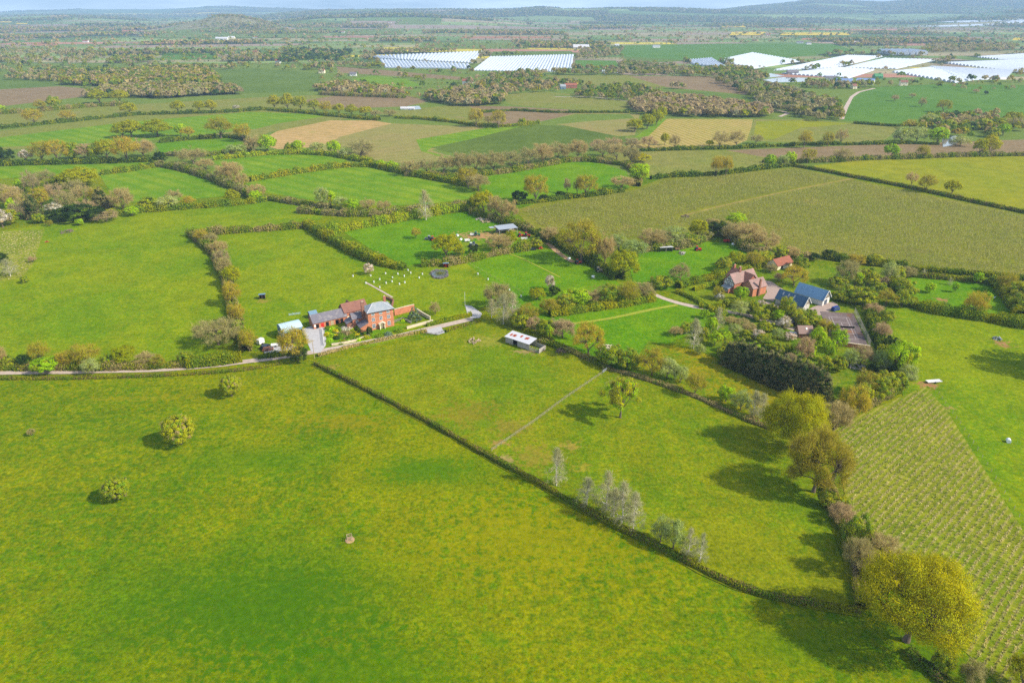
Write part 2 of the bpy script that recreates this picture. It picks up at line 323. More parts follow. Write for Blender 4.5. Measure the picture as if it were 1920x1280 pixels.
# ---- far patchwork of fields between 1.2 and 13 km: rows of quadrilaterals over the relief
def warp(x, y):
    a = np.minimum(y*0.03, 160)
    return x + a*1.2*np.sin(y/(a*9)+x/1900), y + a*1.1*np.sin(x/(a*11)+1.3) + a*0.8*np.sin(x/(a*4.3)+y/900)
PAL = [((118,144,72),4),((138,158,88),4),((100,126,66),3),((164,158,112),3),((164,144,124),3),((148,168,94),3),((186,136,112),0.5),((216,200,70),0.35),((176,162,124),1)]
PC = [lin(*c) for c, _ in PAL]; PW = np.array([w_ for _, w_ in PAL]); PW /= PW.sum()
CELLS = []
def far_quilt():
    A = Acc(); y = 1150.0; r = np.random.default_rng(11)
    while y < 13500:
        d = y*0.055*r.uniform(0.8, 1.25); x = -1.05*y - r.uniform(0, 200)
        while x < 1.05*y:
            wd = d*r.uniform(1.3, 3.0); k = r.choice(len(PC), p=PW); n = 6
            s, t = np.meshgrid(np.linspace(0, 1, n+1), np.linspace(0, 1, n+1)); X, Y = warp(x+s*wd, y+t*d)
            V = np.stack([X, Y, H(X, Y)+0.015], -1).reshape(-1, 3)
            i, j = np.meshgrid(np.arange(n), np.arange(n)); q = (j*(n+1)+i).ravel()
            hill = float(H(x+wd/2, y+d/2)); wood = r.random() < (0.15 if hill < 50 else 0.6)
            c = np.array(PC[k][:3])*GS*r.uniform(0.85, 1.15)
            if wood: c = fc(64, 76, 50, k=GS)
            A.add(V, np.stack([q, q+1, q+n+2, q+n+1], 1), c)
            CELLS.append((x, y, wd, d, wood, hill)); x += wd
        y += d
    m, t, o = newmat('far_farmland'); at = t.nodes.new('ShaderNodeAttribute'); at.attribute_name = 'Col'
    n = noise(t, 0.01, 5, 0.65, mapped(t, 1, 0.5)); col = mix(t, 1.0, at.outputs['Color'], ramp(t, n, [(0.3, (0.85,)*3), (0.7, (1.15,)*3)]), 'MULTIPLY')
    bsdf(t, o, col, 0.95, 0.03)
    tag(link('fields', A.mesh('fields', [m], True)), kind='structure')
far_quilt()
FIELDS = [  # material, outline in survey pixels
 ('graze','-200,330 -200,120 600,118 1100,120 1200,150 1500,150 2200,150 2200,330'),
 ('dim','-60,165 0,141 60,142 112,160 0,172'), ('till','-80,200 0,168 110,162 230,172 120,186 0,200'),
 ('fallow','-100,236 0,210 250,196 500,182 640,177 780,180 800,196 600,206 500,203 250,213 0,240'),
 ('till','560,190 640,178 760,179 805,190 760,200 640,204'),
 ('dim','395,133 470,128 600,138 596,172 440,176 415,152'),
 ('striped','660,148 700,142 760,148 790,160 720,172 670,160'), ('till','630,125 700,130 880,146 860,150 640,137'),
 ('fallow','700,212 850,197 960,200 1040,205 900,236 760,222'), ('till','880,199 960,200 1150,210 1080,216 990,233 930,236'),
 ('fallow','930,180 1010,172 1190,186 1200,200 1140,210 960,197'), ('graze','1040,178 1185,184 1180,189 1040,180'),
 ('dim','920,105 925,97 1070,96 1082,103'), ('park','1078,113 1155,114 1160,130 1080,131'), ('dim','1165,106 1250,104 1280,115 1180,120'),
 ('fallow','1020,142 1180,141 1270,150 1240,164 1100,160'), ('till','1180,143 1330,143 1420,160 1400,178 1250,164'),
 ('dim','1180,165 1400,178 1420,196 1200,186'), ('park','1130,86 1350,82 1560,82 1600,95 1450,112 1300,114 1150,105'),
 ('park','1578,226 1600,178 1640,164 1760,158 1920,160 2200,150 2200,246 1850,240 1700,236'),
 ('fallow','-150,262 0,246 250,216 480,206 560,204 625,214 655,222 505,248 480,262 300,262 100,276 0,282'),
 ('striped','-150,285 0,276 100,272 300,262 480,242 520,232 625,216 470,210 250,228 0,258 -150,270'),
 ('lush','290,268 440,258 466,276 405,293 305,292'),
 ('sand','480,268 520,246 620,226 700,226 735,232 640,256 600,276 520,280'),
 ('tillg','585,282 640,256 735,232 900,238 930,246 810,282 870,302 740,306 650,292'),
 ('striped','780,262 960,232 1000,229 990,236 880,262 810,277 800,284 868,301 862,304 790,284'),
 ('crop','808,277 880,262 990,234 1060,236 1172,256 1180,268 1060,285 880,295'),
 ('tillg','1010,230 1090,209 1200,214 1190,254 1160,256 1060,236'),
 ('graze','1000,231 1080,214 1180,214 1190,222 1100,228 1040,234'),
 ('striped','1190,258 1240,222 1256,224 1215,256'),
 ('tanrow','1215,256 1250,223 1412,224 1404,262 1360,280 1240,282 1170,276'),
 ('fallow','1400,264 1414,224 1500,224 1690,238 1660,262 1560,272'), ('olive','1412,262 1418,228 1500,226 1600,232 1500,240 1450,262'),
 ('till','1360,282 1680,270 1920,262 2200,256 2200,292 1750,296 1500,304 1430,304'),
 ('fallow','1120,292 1240,281 1360,282 1440,296 1450,304 1400,318 1220,334 1180,320'),
 ('striped','-150,335 -150,318 0,312 150,304 260,302 280,306 180,324 0,336'),
 ('striped','186,326 290,310 340,316 390,334 445,352 452,366 330,376 230,380 200,350'),
 ('striped','395,302 530,289 640,292 655,306 490,334 440,326'),
 ('striped','460,345 490,336 660,312 710,312 880,345 890,372 780,386 640,384 500,362'),
 ('lush','898,335 1035,304 1120,304 1175,322 1180,352 1000,384 940,390 905,360'),
 ('olive','1496,314 1620,300 1920,291 2200,284 2200,460 1920,394 1700,352'),
 ('orchard','965,395 1010,380 1190,355 1240,335 1490,314 1920,402 2200,470 2200,560 1920,522 1660,500 1480,482 1400,450 1320,440 1200,460 1080,450 1000,430'),
 ('pasture','-700,800 -700,480 -200,425 0,433 200,408 260,400 500,376 620,388 600,412 350,442 430,520 450,620 400,662 250,690 0,700 -300,705'),
 ('plant','-200,545 -200,440 0,434 85,430 60,500 40,522 0,530'),
 ('pasture','360,442 560,424 700,488 800,500 900,492 960,520 1000,560 885,580 880,600 700,650 590,665 500,660 455,640 425,500'),
 ('lush','640,433 720,418 880,396 990,440 1030,465 900,486 760,498 700,470'),
 ('lush','872,492 1000,465 1050,470 1160,530 1230,550 1050,580 960,580 920,530'),
 ('lush','1180,500 1200,470 1290,452 1440,460 1440,490 1350,510 1250,545 1190,540'),
 ('lush','1000,592 1240,556 1350,588 1330,610 1240,650 1400,700 1560,765 1440,800 1300,740 1140,695 1050,650'),
 ('rough','1215,640 1300,655 1420,700 1540,752 1445,795 1300,738 1180,690'),
 ('garden','1260,560 1300,530 1420,500 1660,500 1700,600 1700,720 1560,760 1380,700 1300,640 1360,590'),
 ('paddock','592,684 700,655 830,628 895,598 960,612 1060,655 1145,692 920,848'),
 ('paddock','920,848 1145,692 1300,742 1440,796 1540,930 1595,1100 1606,1140 1440,1118 1340,1078 1150,980'),
 ('lush','1680,512 1860,530 1900,560 1960,600 1800,590 1710,570'),
 ('pasture','1650,572 1720,580 1920,612 2300,680 2300,1700 1900,1200 1720,800 1690,735 1680,660'),
 ('plantr','1735,725 1560,800 1590,960 1660,1080 1850,1260 2000,1400 2300,1600 2300,1500 1960,1060 1775,770'),
]
for k, s in FIELDS: flat_poly('field', pts(s), GRASS[k])
for u0, v0, u1, v1, k in [(60,80,110,86,'red'),(262,77,380,82,'red'),(0,56,60,53,'red'),(228,60,262,57,'red'),(0,43,22,41,'rape'),(30,46,52,44,'rape'),(95,32,135,29,'sand'),
        (860,72,1040,69,'red'),(900,80,1010,84,'striped'),(780,80,1000,92,'graze'),(1350,52,1400,47,'rape'),(1368,67,1436,61,'rape'),(1460,67,1600,62,'rape'),(1500,75,1600,72,'red'),(1898,76,1940,71,'rape'),
        (1540,28,1640,25,'striped'),(1800,24,1900,12,'striped'),(300,100,410,112,'park'),(270,60,620,72,'graze'),(500,45,640,62,'graze'),(740,35,830,46,'graze'),(620,55,760,66,'graze')]:
    v0, v1 = max(v0, v1), min(v0, v1); sl_ = (u1-u0)*0.06
    flat_poly('field', [(u0, v0), (u1-sl_, v0), (u1, v1), (u0+sl_, v1)], GRASS[k])
ORCHT = field_mat('orchard_track', (150,150,60), (168,152,100), None, 0.1, 1.2)
DIRT = plain_mat('track_surface', (176,158,144), 0.18, 0.7, 0.95, 0.05); YARD = plain_mat('yard_gravel', (170,166,164), 0.12, 0.8, 0.95, 0.05)
SOIL = plain_mat('bare_soil', (176,140,108), 0.22, 0.5, 0.95, 0.05, dirt=(140,140,40)); PALEG = plain_mat('dry_grass', (138,140,48), 0.25, 0.8, 0.95, 0.05, dirt=(130,160,20))
PAVE = plain_mat('paving', (158,138,126), 0.12, 1.0, 0.9, 0.1); BRUSH = plain_mat('cut_brash', (158,142,112), 0.35, 1.2, 0.95, 0.05, dirt=(110,130,30))
def strip(name, px, w_, mat, kind='structure', z=None, jit=0.12):
    if z is None: ZL[0] += 0.0016; z = ZL[0]
    W = [Vector(P(*p)) for p in px]; W2 = []
    for a, b in zip(W[:-1], W[1:]):
        n = max(1, int((b-a).length/6)); W2 += [a.lerp(b, i/n) for i in range(n)]
    W2.append(W[-1])
    for _ in range(2): W2 = [W2[0]] + [(W2[i-1]+W2[i]*2+W2[i+1])/4 for i in range(1, len(W2)-1)] + [W2[-1]]
    V = []
    for i, p in enumerate(W2):
        d = (W2[min(i+1, len(W2)-1)]-W2[max(i-1, 0)]); d.z = 0; d.normalize(); n = Vector((-d.y, d.x, 0))
        a = w_/2*random.uniform(1-jit, 1+jit); V += [p+n*a, p-n*a]
    V = [(p[0], p[1], (float(H(p[0], p[1])) if p[1] > 2000 else 0)+z) for p in V]
    me = bpy.data.meshes.new(name); me.from_pydata(V, [], [(2*i+1, 2*i+3, 2*i+2, 2*i) for i in range(len(W2)-1)]); me.materials.append(mat)
    return tag(link(name, me), kind=kind)
def blob(name, u, v, rw, rh, mat, n=22, k=0.25, rot=0.0):
    """an irregular patch; rw, rh half sizes in survey pixels"""
    ph = [random.uniform(0, 6) for _ in range(3)]; q = []
    for i in range(n):
        a = 2*PI*i/n; r_ = 1+k*(math.sin(2*a+ph[0])*0.5+math.sin(3*a+ph[1])*0.4+math.sin(5*a+ph[2])*0.35)
        x, y = rw*r_*math.cos(a), rh*r_*math.sin(a); q.append((u+x*math.cos(rot)-y*math.sin(rot), v+x*math.sin(rot)+y*math.cos(rot)))
    return flat_poly(name, q, mat)
strip('road', pts('-300,697 0,699 180,696 325,692 420,684 475,676 540,668 590,661 640,651 700,640 750,630 800,618 850,606 885,598'), 3.6, DIRT)
flat_poly('farmyard', pts('566,618 582,612 616,615 612,634 611,648 600,662 584,660 577,644'), YARD); flat_poly('farmyard', pts('494,662 512,650 532,644 560,650 556,664 520,666'), YARD)
flat_poly('farmyard', pts('648,606 672,600 676,610 660,614'), YARD)
flat_poly('track', pts('788,622 826,612 834,624 822,628 808,626'), YARD); flat_poly('road', pts('872,572 884,574 904,588 900,596 884,598 876,588'), YARD)
strip('road', pts('1228,553 1240,560 1270,569 1300,576 1335,583 1362,580 1400,590 1440,602 1490,618'), 3.2, DIRT)
flat_poly('courtyard', pts('1432,526 1446,528 1470,544 1456,556 1450,566 1430,560 1438,548'), PAVE)
flat_poly('courtyard', pts('1506,586 1524,576 1536,572 1562,566 1572,572 1560,582 1536,592 1510,590'), PAVE)
strip('track', pts('1434,566 1455,572 1480,584 1500,594'), 2.6, PAVE)
strip('road', pts('1578,224 1586,202 1597,182 1610,173 1640,166'), 5.0, DIRT); strip('road', pts('1415,180 1425,192 1440,203 1480,212 1462,219'), 5.0, DIRT)
strip('track', pts('1280,405 1330,392 1400,376 1480,358 1600,335'), 2.6, ORCHT)
strip('path', pts('1075,607 1120,603 1180,590 1235,577 1270,572'), 2.0, PALEG); strip('path', pts('930,470 960,476 1010,500 1050,520'), 1.0, PALEG)
VERGE = field_mat('verge', (108,134,8), (134,142,30), None, 0.1, 1.4)
strip('verge', pts('590,683 640,708 700,738 800,790 925,862 990,895 1100,960 1180,1000 1250,1032 1330,1078 1380,1103 1440,1122 1520,1132 1612,1146'), 2.6, VERGE, jit=.3)
strip('verge', pts('-100,709 120,707 330,701 400,696 480,689 530,681'), 2.4, VERGE, jit=.2); strip('verge', pts('1548,905 1570,955 1590,1010 1608,1075 1616,1140'), 5.0, VERGE, jit=.3)
strip('track', pts('1028,456 1050,478 1075,492'), 3.0, SOIL); strip('path', pts('1040,182 1110,182 1180,190'), 4.0, DIRT)
strip('path', pts('686,530 716,546 736,558'), 1.0, DIRT)
WATER_, t_, o_ = newmat('water'); bsdf(t_, o_, (0.10, 0.12, 0.12), 0.08, 0.5, noise(t_, 1.2, 3), 0.05, 0.05)
for s in ['1766,262 1774,256 1800,255 1808,262 1790,272 1768,276','1206,278 1216,280 1240,279 1230,284 1210,284','1420,142 1445,138 1472,143 1440,146','1430,150 1470,145 1520,147 1508,154 1450,155','1124,132 1165,130 1176,137 1130,138','764,200 786,199 790,205 766,207']:
    flat_poly('pond', pts(s), WATER_)
# ================================================================ VEGETATION
C_ = {'gold': fc(142,138,8), 'olive': fc(136,140,20), 'green': fc(104,126,30), 'lime': fc(150,178,16), 'dark': fc(54,74,32), 'conif': fc(104,104,60),
      'bronze': fc(150,134,46), 'bare': fc(152,138,90), 'pink': fc(152,134,98), 'pale': fc(150,146,108), 'silver': fc(136,146,84),
      'white': fc(205,196,184), 'yellow': fc(184,172,16), 'blue': fc(96,116,98), 'brown': fc(140,118,80), 'bark': fc(128,114,90)}
CK = 1.5
def ell(r, n, zmin=-0.35):
    d = r.normal(size=(n*3, 3)); d /= np.linalg.norm(d, axis=1, keepdims=True); return d[d[:, 2] > zmin][:n]
# kind: (w/h, crown base, clumps, leaves per clump, leaf size, twigs per clump, cols (leaf), twig col, shape, filler)
KINDS = {
 'H': dict(ar=1.0, cb=0.0, nc=280, nl=84, ls=.015, tw=3, cols=[('olive',1.15,5),('green',1.2,2),('bare',.9,.6)], tc='bare', sh='round', cs=.62, lf=.35),
 'Y': dict(ar=1.0, cb=0.04, nc=150, nl=66, ls=.016, tw=2, cols=[('gold',1.0,5),('olive',1.05,4)], tc='gold', sh='dome', cs=.8),
 'Z': dict(ar=.95, cb=0.10, nc=95, nl=38, ls=.015, tw=16, cols=[('bronze',1.0,4),('olive',1.0,2),('gold',.95,2)], tc='bronze', sh='dome'),
 'B': dict(ar=1.0, cb=0.03, nc=90, nl=7, ls=.013, tw=46, cols=[('bare',1.05,2),('olive',1.1,1)], tc='bare', sh='dome'),
 'K': dict(ar=.9, cb=0.03, nc=80, nl=8, ls=.013, tw=44, cols=[('pink',1.05,2)], tc='pink', sh='dome'),
 'P': dict(ar=.5, cb=0.06, nc=90, nl=2, ls=.009, tw=20, cols=[('pale',.9,1)], tc='pale', sh='col', bk=1),
 'G': dict(ar=1.1, cb=0.0, nc=120, nl=84, ls=.022, tw=8, cols=[('green',1.05,3),('olive',1.1,4)], tc='bark', sh='round'),
 'L': dict(ar=.95, cb=0.05, nc=90, nl=70, ls=.022, tw=3, cols=[('lime',.85,3),('olive',1.0,1)], tc='bark', sh='round'),
 'D': dict(ar=1.1, cb=0.0, nc=90, nl=75, ls=.022, tw=0, cols=[('dark',.75,3),('green',.6,1)], tc='bark', sh='round'),
 'W': dict(ar=.95, cb=0.03, nc=95, nl=40, ls=.018, tw=14, cols=[('silver',1.15,3),('olive',1.0,1),('pale',.8,1)], tc='silver', sh='round'),
 'F': dict(ar=.95, cb=0.08, nc=80, nl=62, ls=.02, tw=14, cols=[('white',.85,3),('pale',.85,2),('pink',1.0,1)], tc='brown', sh='round'),
 'S': dict(ar=.9, cb=0.02, nc=90, nl=75, ls=.02, tw=0, cols=[('blue',1.0,2),('silver',.8,1)], tc='bark', sh='cone'),
 'C': dict(ar=.42, cb=0.0, nc=170, nl=60, ls=.014, tw=6, cols=[('conif',1.1,4),('dark',1.1,2)], tc='brown', sh='cone'),
 'O': dict(ar=1.3, cb=0.2, nc=60, nl=110, ls=.02, tw=26, cols=[('gold',1.25,2),('lime',.8,1)], tc='bare', sh='open'),
}
def crown_centres(k, r):
    nc = k['nc']; d = ell(r, nc, -0.55); n = len(d); cb = k['cb']; sh = k['sh']
    if sh in ('dome', 'round', 'open'):
        ph = r.uniform(0, 6, 4)
        lump = 1 + k.get('lf', 1)*0.10*np.sin(3*np.arctan2(d[:,1], d[:,0])+ph[0]) + k.get('lf', 1)*0.08*np.sin(5*d[:,0]+ph[1]) + k.get('lf', 1)*0.09*np.sin(6*d[:,2]+ph[2]) + 0.05*np.sin(9*d[:,1]+ph[3])
        rad = r.uniform(0.86, 1.0, n)*lump; inner = r.random(n) < (0.22 if sh != 'open' else 0.5); rad[inner] *= r.uniform(0.35, 0.85, inner.sum())
        hz = (1-cb)/2; zc = cb+hz
        c = d*rad[:, None]*np.array([0.43*k['ar'], 0.43*k['ar'], hz*0.86]); c[:, 2] += zc
        if sh == 'dome': low = c[:, 2] < zc; c[low, 2] = zc-(zc-c[low, 2])*0.75
        cr_ = r.uniform(0.075, 0.125, n)*(1 if sh != 'open' else 0.8)*k.get('cs', 1)
    elif sh == 'cone':
        z = cb + (1-cb)*(1-np.sqrt(r.uniform(0.001, 1, n)))*0.97; th = r.uniform(0, 2*PI, n); rr = (1-z)**0.75*0.5*k['ar']*r.uniform(0.6, 1.0, n)
        c = np.stack([rr*np.cos(th), rr*np.sin(th), z], 1); cr_ = r.uniform(0.05, 0.085, n)*(1.15-z*0.8)
    else:
        z = cb + (1-cb)*r.uniform(0.05, 0.95, n); th = r.uniform(0, 2*PI, n); rr = np.sin(np.clip((z-cb)/(1-cb), 0, 1)**0.5*PI)**0.9*0.48*k['ar']*r.random(n)**.6
        c = np.stack([rr*np.cos(th), rr*np.sin(th), z], 1); cr_ = r.uniform(0.05, 0.08, n)
    return c, cr_
def pick_cols(k, n, r):
    ws = np.array([c[2] for c in k['cols']], float); i = r.choice(len(ws), n, p=ws/ws.sum())
    return np.array([C_[c[0]]*c[1] for c in k['cols']])[i]*CK
def crown(kc, seed, mul=1.0, lsz=1.0, name='crown'):
    k = KINDS[kc]; r = np.random.default_rng(seed); c, cr_ = crown_centres(k, r); n = len(c); A = Acc(); ctr = np.array([0, 0, 0.5])
    nl = max(1, int(k['nl']*mul)); cc = pick_cols(k, n, r)
    if nl:
        ci = np.repeat(np.arange(n), nl); d = r.normal(size=(len(ci), 3)); d[:, 2] = d[:, 2]*0.8+0.25
        d /= np.linalg.norm(d, axis=1, keepdims=True); pos = c[ci] + d*(cr_[ci]*(0.45+0.6*r.random(len(ci))**0.6))[:, None]
        pos[:, 2] = np.maximum(pos[:, 2], 0.01); og = pos-ctr
        nn = d + og/np.maximum(np.linalg.norm(og, axis=1, keepdims=True), .01)*0.7 + r.normal(size=d.shape)*0.3
        V, Fq = quads(pos, nn, k['ls']*lsz*r.uniform(0.7, 1.3, len(ci)), 0.8, r)
        A.add(V, Fq, cc[ci]*r.uniform(0.85, 1.15, (len(ci), 1)))
    nt_ = int(k['tw']*mul)
    if nt_:
        ci = np.repeat(np.arange(n), nt_); d = r.normal(size=(len(ci), 3)); og = c[ci]-np.array([0, 0, 0.3]); og /= np.linalg.norm(og, axis=1, keepdims=True)
        d = d*0.8+og*0.9+np.array([0, 0, .25]); d /= np.linalg.norm(d, axis=1, keepdims=True); L = (cr_[ci]*r.uniform(0.7, 1.5, len(ci)))[:, None]
        p0 = c[ci]+r.normal(size=d.shape)*cr_[ci][:, None]*0.35; p1 = p0+d*L; s = np.cross(d, r.normal(size=d.shape)); s /= np.linalg.norm(s, axis=1, keepdims=True); s *= (0.0042 if kc != 'P' else 0.0026)*lsz**0.5
        mid = (p0+p1)/2 + r.normal(size=d.shape)*L*0.12
        V = np.stack([p0-s, p0+s, mid+s*.8, p1, mid-s*.8], 1).reshape(-1, 3); b = np.arange(len(ci))*5
        A.add(V, np.stack([b, b+1, b+2, b+4], 1), C_[k['tc']]*CK*r.uniform(0.75, 1.25, (len(ci), 1))); A.add(np.zeros((0, 3)), np.zeros((0, 3), int)) if 0 else None
        A.F.append(np.stack([b+4, b+2, b+3], 1)+A.n-len(V)); A.M.append(np.zeros(len(b), int)); A.C.append(np.broadcast_to(C_[k['tc']]*CK, (len(b), 3)))
    return A.mesh(name, [FOL]), c
def trunk(kc, seed, c, k5=5):
    k = KINDS[kc]; r = np.random.default_rng(seed+999); A = Acc(); big = 0.026 if k['sh'] != 'col' else 0.012
    fork = max(k['cb'], 0.10)+0.06; top = 0.9 if k['sh'] in ('col', 'cone') else 0.5
    p = np.array([0, 0, -0.01]); pts_ = [p, np.array([0, 0, fork*.5]), np.array([r.normal()*.01, r.normal()*.01, fork])]
    if top > .6: pts_ += [np.array([0, 0, .5]), np.array([0, 0, top])]
    rs = [big*1.5, big, big*.85, big*.6, big*.15]
    for i in range(len(pts_)-1): A.add(*tube(pts_[i], pts_[i+1], rs[i], rs[i+1], 7))
    nlimb = 7 if top < .6 else 12; idx = r.choice(len(c), nlimb, replace=False); limbs = []
    for i in idx:
        tgt = c[i]*np.array([.62, .62, 1]); tgt[2] = fork+(c[i][2]-fork)*.62; s = pts_[2] if top < .6 else np.array([0, 0, max(fork, tgt[2]-.12)])
        m = (s+tgt)/2 + r.normal(size=3)*.02 + np.array([0, 0, -.01]); A.add(*tube(s, m, big*.62, big*.42, 5)); A.add(*tube(m, tgt, big*.42, big*.24, 4)); limbs.append(tgt)
    limbs = np.array(limbs)
    for ci in c[::1 if kc in 'BKOZP' else 3]:
        j = np.argmin(np.linalg.norm(limbs-ci, axis=1)); m = (limbs[j]+ci)/2 + r.normal(size=3)*.02
        A.add(*tube(limbs[j], m, big*.22, big*.14, 3)); A.add(*tube(m, ci, big*.14, big*.05, 3))
    return A.mesh('trunk', [BARK_PALE if k.get('bk') else BARK], True)
TM = {}
def tree_mesh(kc, var, hi=0):
    key = (kc, var, hi)
    if key not in TM:
        seed = sum(map(ord, kc))*31+var*7
        mul, ls = {0: (0.55, 1.45), 1: (1.0, 1.0), 2: (4.0, 0.5)}[hi]
        if hi == 2: k0 = KINDS[kc]; KINDS[kc] = dict(k0, nc=int(k0['nc']*2.2), cb=0.0, cs=.8); mul = 2.6; ls = .45
        cm, c = crown(kc, seed, mul, ls); TM[key] = (cm, trunk(kc, seed, c))
        if hi == 2: KINDS[kc] = k0
    return TM[key]
ADJ = {'Y':'dense golden green tree','Z':'bronze budding tree','B':'bare grey tree','K':'bare pinkish tree','P':'slender pale leafless tree','G':'bushy green tree',
       'L':'bright lime green tree','D':'dark evergreen bush','W':'silvery green willow','F':'white blossoming tree','S':'blue green conifer','C':'dark green conifer','O':'gnarled open tree'}
NAME = {'H':'hawthorn_tree','Y':'oak_tree','Z':'budding_tree','B':'bare_tree','K':'bare_tree','P':'pale_tree','G':'bushy_tree','L':'lime_green_tree','D':'evergreen_bush','W':'willow_tree','F':'blossom_tree','S':'conifer_tree','C':'conifer_tree','O':'gnarled_tree'}
ORD = 'leftmost second third fourth fifth sixth seventh eighth ninth tenth eleventh twelfth thirteenth fourteenth fifteenth sixteenth seventeenth eighteenth nineteenth twentieth twenty-first twenty-second twenty-third twenty-fourth twenty-fifth twenty-sixth twenty-seventh twenty-eighth twenty-ninth thirtieth'.split()
TREES = []
def tree(kc, u, vb, vt, wpx, label, group=None, hi=None):
    p = P(u, vb); h = max(hpx(p, vt), 0.8); wd = wpx/ppm(p); k = KINDS[kc]
    # a crown leaning over its own base hides its foot: its lowest front leaves show below the foot
    if k['cb'] < 0.1 and wd > 3: p = P(u, vb-wpx*0.16); h = max(hpx(p, vt), 0.8); wd = wpx/ppm(p)
    if hi is None: hi = 1 if ppm(p)*h > 34 else 0
    var = random.randrange(3) if hi < 2 else random.randrange(2)
    cm, tm = tree_mesh(kc, var, hi)
    o = bpy.data.objects.new(NAME[kc], None); COL.objects.link(o); o.empty_display_size = 1; o.location = p; o.rotation_euler = (0, 0, random.uniform(0, 6.28))
    s = (wd/k['ar']/0.98, wd/k['ar']/0.98, h)
    for nm, me in (('crown', cm), ('trunk', tm)):
        c = bpy.data.objects.new(nm, me); COL.objects.link(c); c.parent = o; c.scale = s
    tag(o, label, 'tree', group); TREES.append(o); return o
def grove(where, group, data, hi=None):
    rows = []
    for s in data.replace('\n', ' ').split(';'):
        f = s.split()
        if len(f) >= 5: rows.append((f[0], *map(float, f[1:5])))
    rows.sort(key=lambda q: q[1]); cnt = {}; tot = {}
    for q in rows: tot[q[0]] = tot.get(q[0], 0)+1
    for q in rows:
        i = cnt.get(q[0], 0); cnt[q[0]] = i+1
        if tot[q[0]] == 1: lb = f'only {ADJ[q[0]]} {where}'
        elif i == 0: lb = f'leftmost {ADJ[q[0]]} {where}'
        elif i == tot[q[0]]-1: lb = f'rightmost {ADJ[q[0]]} {where}'
        else: lb = f'{ORD[min(i, 29)]} {ADJ[q[0]]} from the left {where}'
        tree(*q, lb, group, hi)
tree('H', 340, 842, 778, 64, 'round bushy green tree, the largest standing alone in the foreground meadow', hi=1)
tree('H', 222, 944, 897, 54, 'sparse brownish green tree nearest the camera on the left of the meadow', hi=1)
tree('H', 435, 749, 702, 42, 'small round green tree standing alone just below the lane', hi=1)
tree('O', 1163, 783, 708, 82, 'gnarled old tree with patchy yellow leaves alone in the right paddock', hi=1)
tree('Y', 1486, 858, 738, 118, 'large golden oak at the top of the hedgerow beside the row of dark conifers', hi=2)
tree('Z', 1525, 922, 805, 108, 'round bronze oak in the hedgerow just below the golden oak', hi=2)
tree('Y', 1699, 1232, 1048, 196, 'huge golden green oak, the biggest tree at lower right', hi=2)
tree('Y', 1915, 1300, 1232, 66, 'golden tree cut off by the bottom right corner', hi=1)
tree('Y', 2010, 722, 590, 140, 'broad tree at the right border whose shadow falls on the grass')
tree('B', 410, 660, 602, 84, 'wide leafless grey tree with pale limbs beside the lane hedge', hi=1)
tree('L', 88, 707, 670, 50, 'bright yellow green round tree overhanging the lane at far left', hi=1)
tree('W', 174, 706, 672, 32, 'greyish small tree beside the lane', hi=1)
tree('Z', 553, 676, 616, 58, 'sparse golden tree in front of the blue grey curved barn', hi=1)
tree('D', 560, 684, 650, 40, 'dark green ivy covered bush at the lane corner', hi=1)
tree('D', 693, 630, 612, 13, 'clipped round dark bush at the corner of the brick farmhouse'); tree('D', 672, 626, 613, 16, 'dark shrub beside the farmhouse side wing')
tree('S', 777, 605, 573, 30, 'silvery blue green conifer in front of the brick garden wall', hi=1)
tree('B', 817, 592, 567, 22, 'small leafless fruit tree right of the walled garden')
tree('P', 20, 523, 485, 34, 'white stemmed bare birch in the rough corner at far left', hi=1)
tree('D', 5, 497, 474, 22, 'dark conifer cut by the left border behind the white birch'); tree('G', 47, 533, 517, 14, 'small green shrub right of the white birch'); tree('K', 62, 494, 480, 15, 'small purple brown shrub in the rough grass at left')
tree('L', 248, 409, 387, 24, 'round lime green tree at the end of the left wood'); tree('L', 150, 425, 410, 16, 'small yellow green bush under the left wood'); tree('Z', 93, 424, 413, 15, 'small orange leaved bush under the left wood')
tree('B', 60, 816, 804, 15, 'small bare thorn bush alone at the left of the meadow', hi=1)
tree('F', 692, 518, 494, 21, 'small leaning white blossom tree near the young tree guards'); tree('Z', 780, 447, 427, 19, 'small round brown tree alone in the bright green field')
tree('Y', 838, 492, 437, 58, 'large golden tree behind the little red shed', hi=1); tree('Y', 1168, 530, 469, 64, 'large round golden tree beside the small field with parked machines', hi=1)
tree('P', 799, 418, 356, 34, 'tall sparse pale tree at the back of the bright green field'); tree('Z', 1823, 592, 549, 44, 'bronze green tree standing in the thick hedge of the right field')
tree('Z', 1768, 211, 187, 27, 'round bronze tree alone in the far park'); tree('K', 1677, 192, 178, 14, 'small bare tree at the left of the far park'); tree('B', 1727, 203, 183, 15, 'bare small tree left of the round tree in the far park')
tree('B', 1710, 186, 174, 13, 'smallest bare tree in the far park'); tree('D', 1848, 179, 170, 9, 'small dark bush at the top of the far park'); tree('K', 1830, 177, 167, 13, 'reddish bush at the top of the far park')
tree('L', 1388, 568, 537, 27, 'bright green tree in front of the red brick house with timbered gable', hi=1); tree('F', 1348, 566, 548, 19, 'white blossoming shrub left of the red brick house')
tree('B', 677, 302, 263, 58, 'wide dark leafless tree left of the striped hill field'); tree('Y', 153, 362, 314, 76, 'huge golden tree at the back of the left wood')
tree('C', 193, 400, 347, 38, 'tall dark pine at the right edge of the left wood'); tree('Y', 1308, 452, 410, 38, 'round golden tree at the top of the small field with the white shelter')
grove('in the hedge beside the young plantation', 'trees in the hedge beside the plantation', 'G 1548 955 918 34;K 1572 985 945 44;G 1605 1040 972 62;B 1640 1070 1005 70;B 1600 1085 1010 50;G 1572 960 930 36;G 1650 1100 1050 50;G 1765 1262 1220 40;B 1820 1290 1245 44', 1)
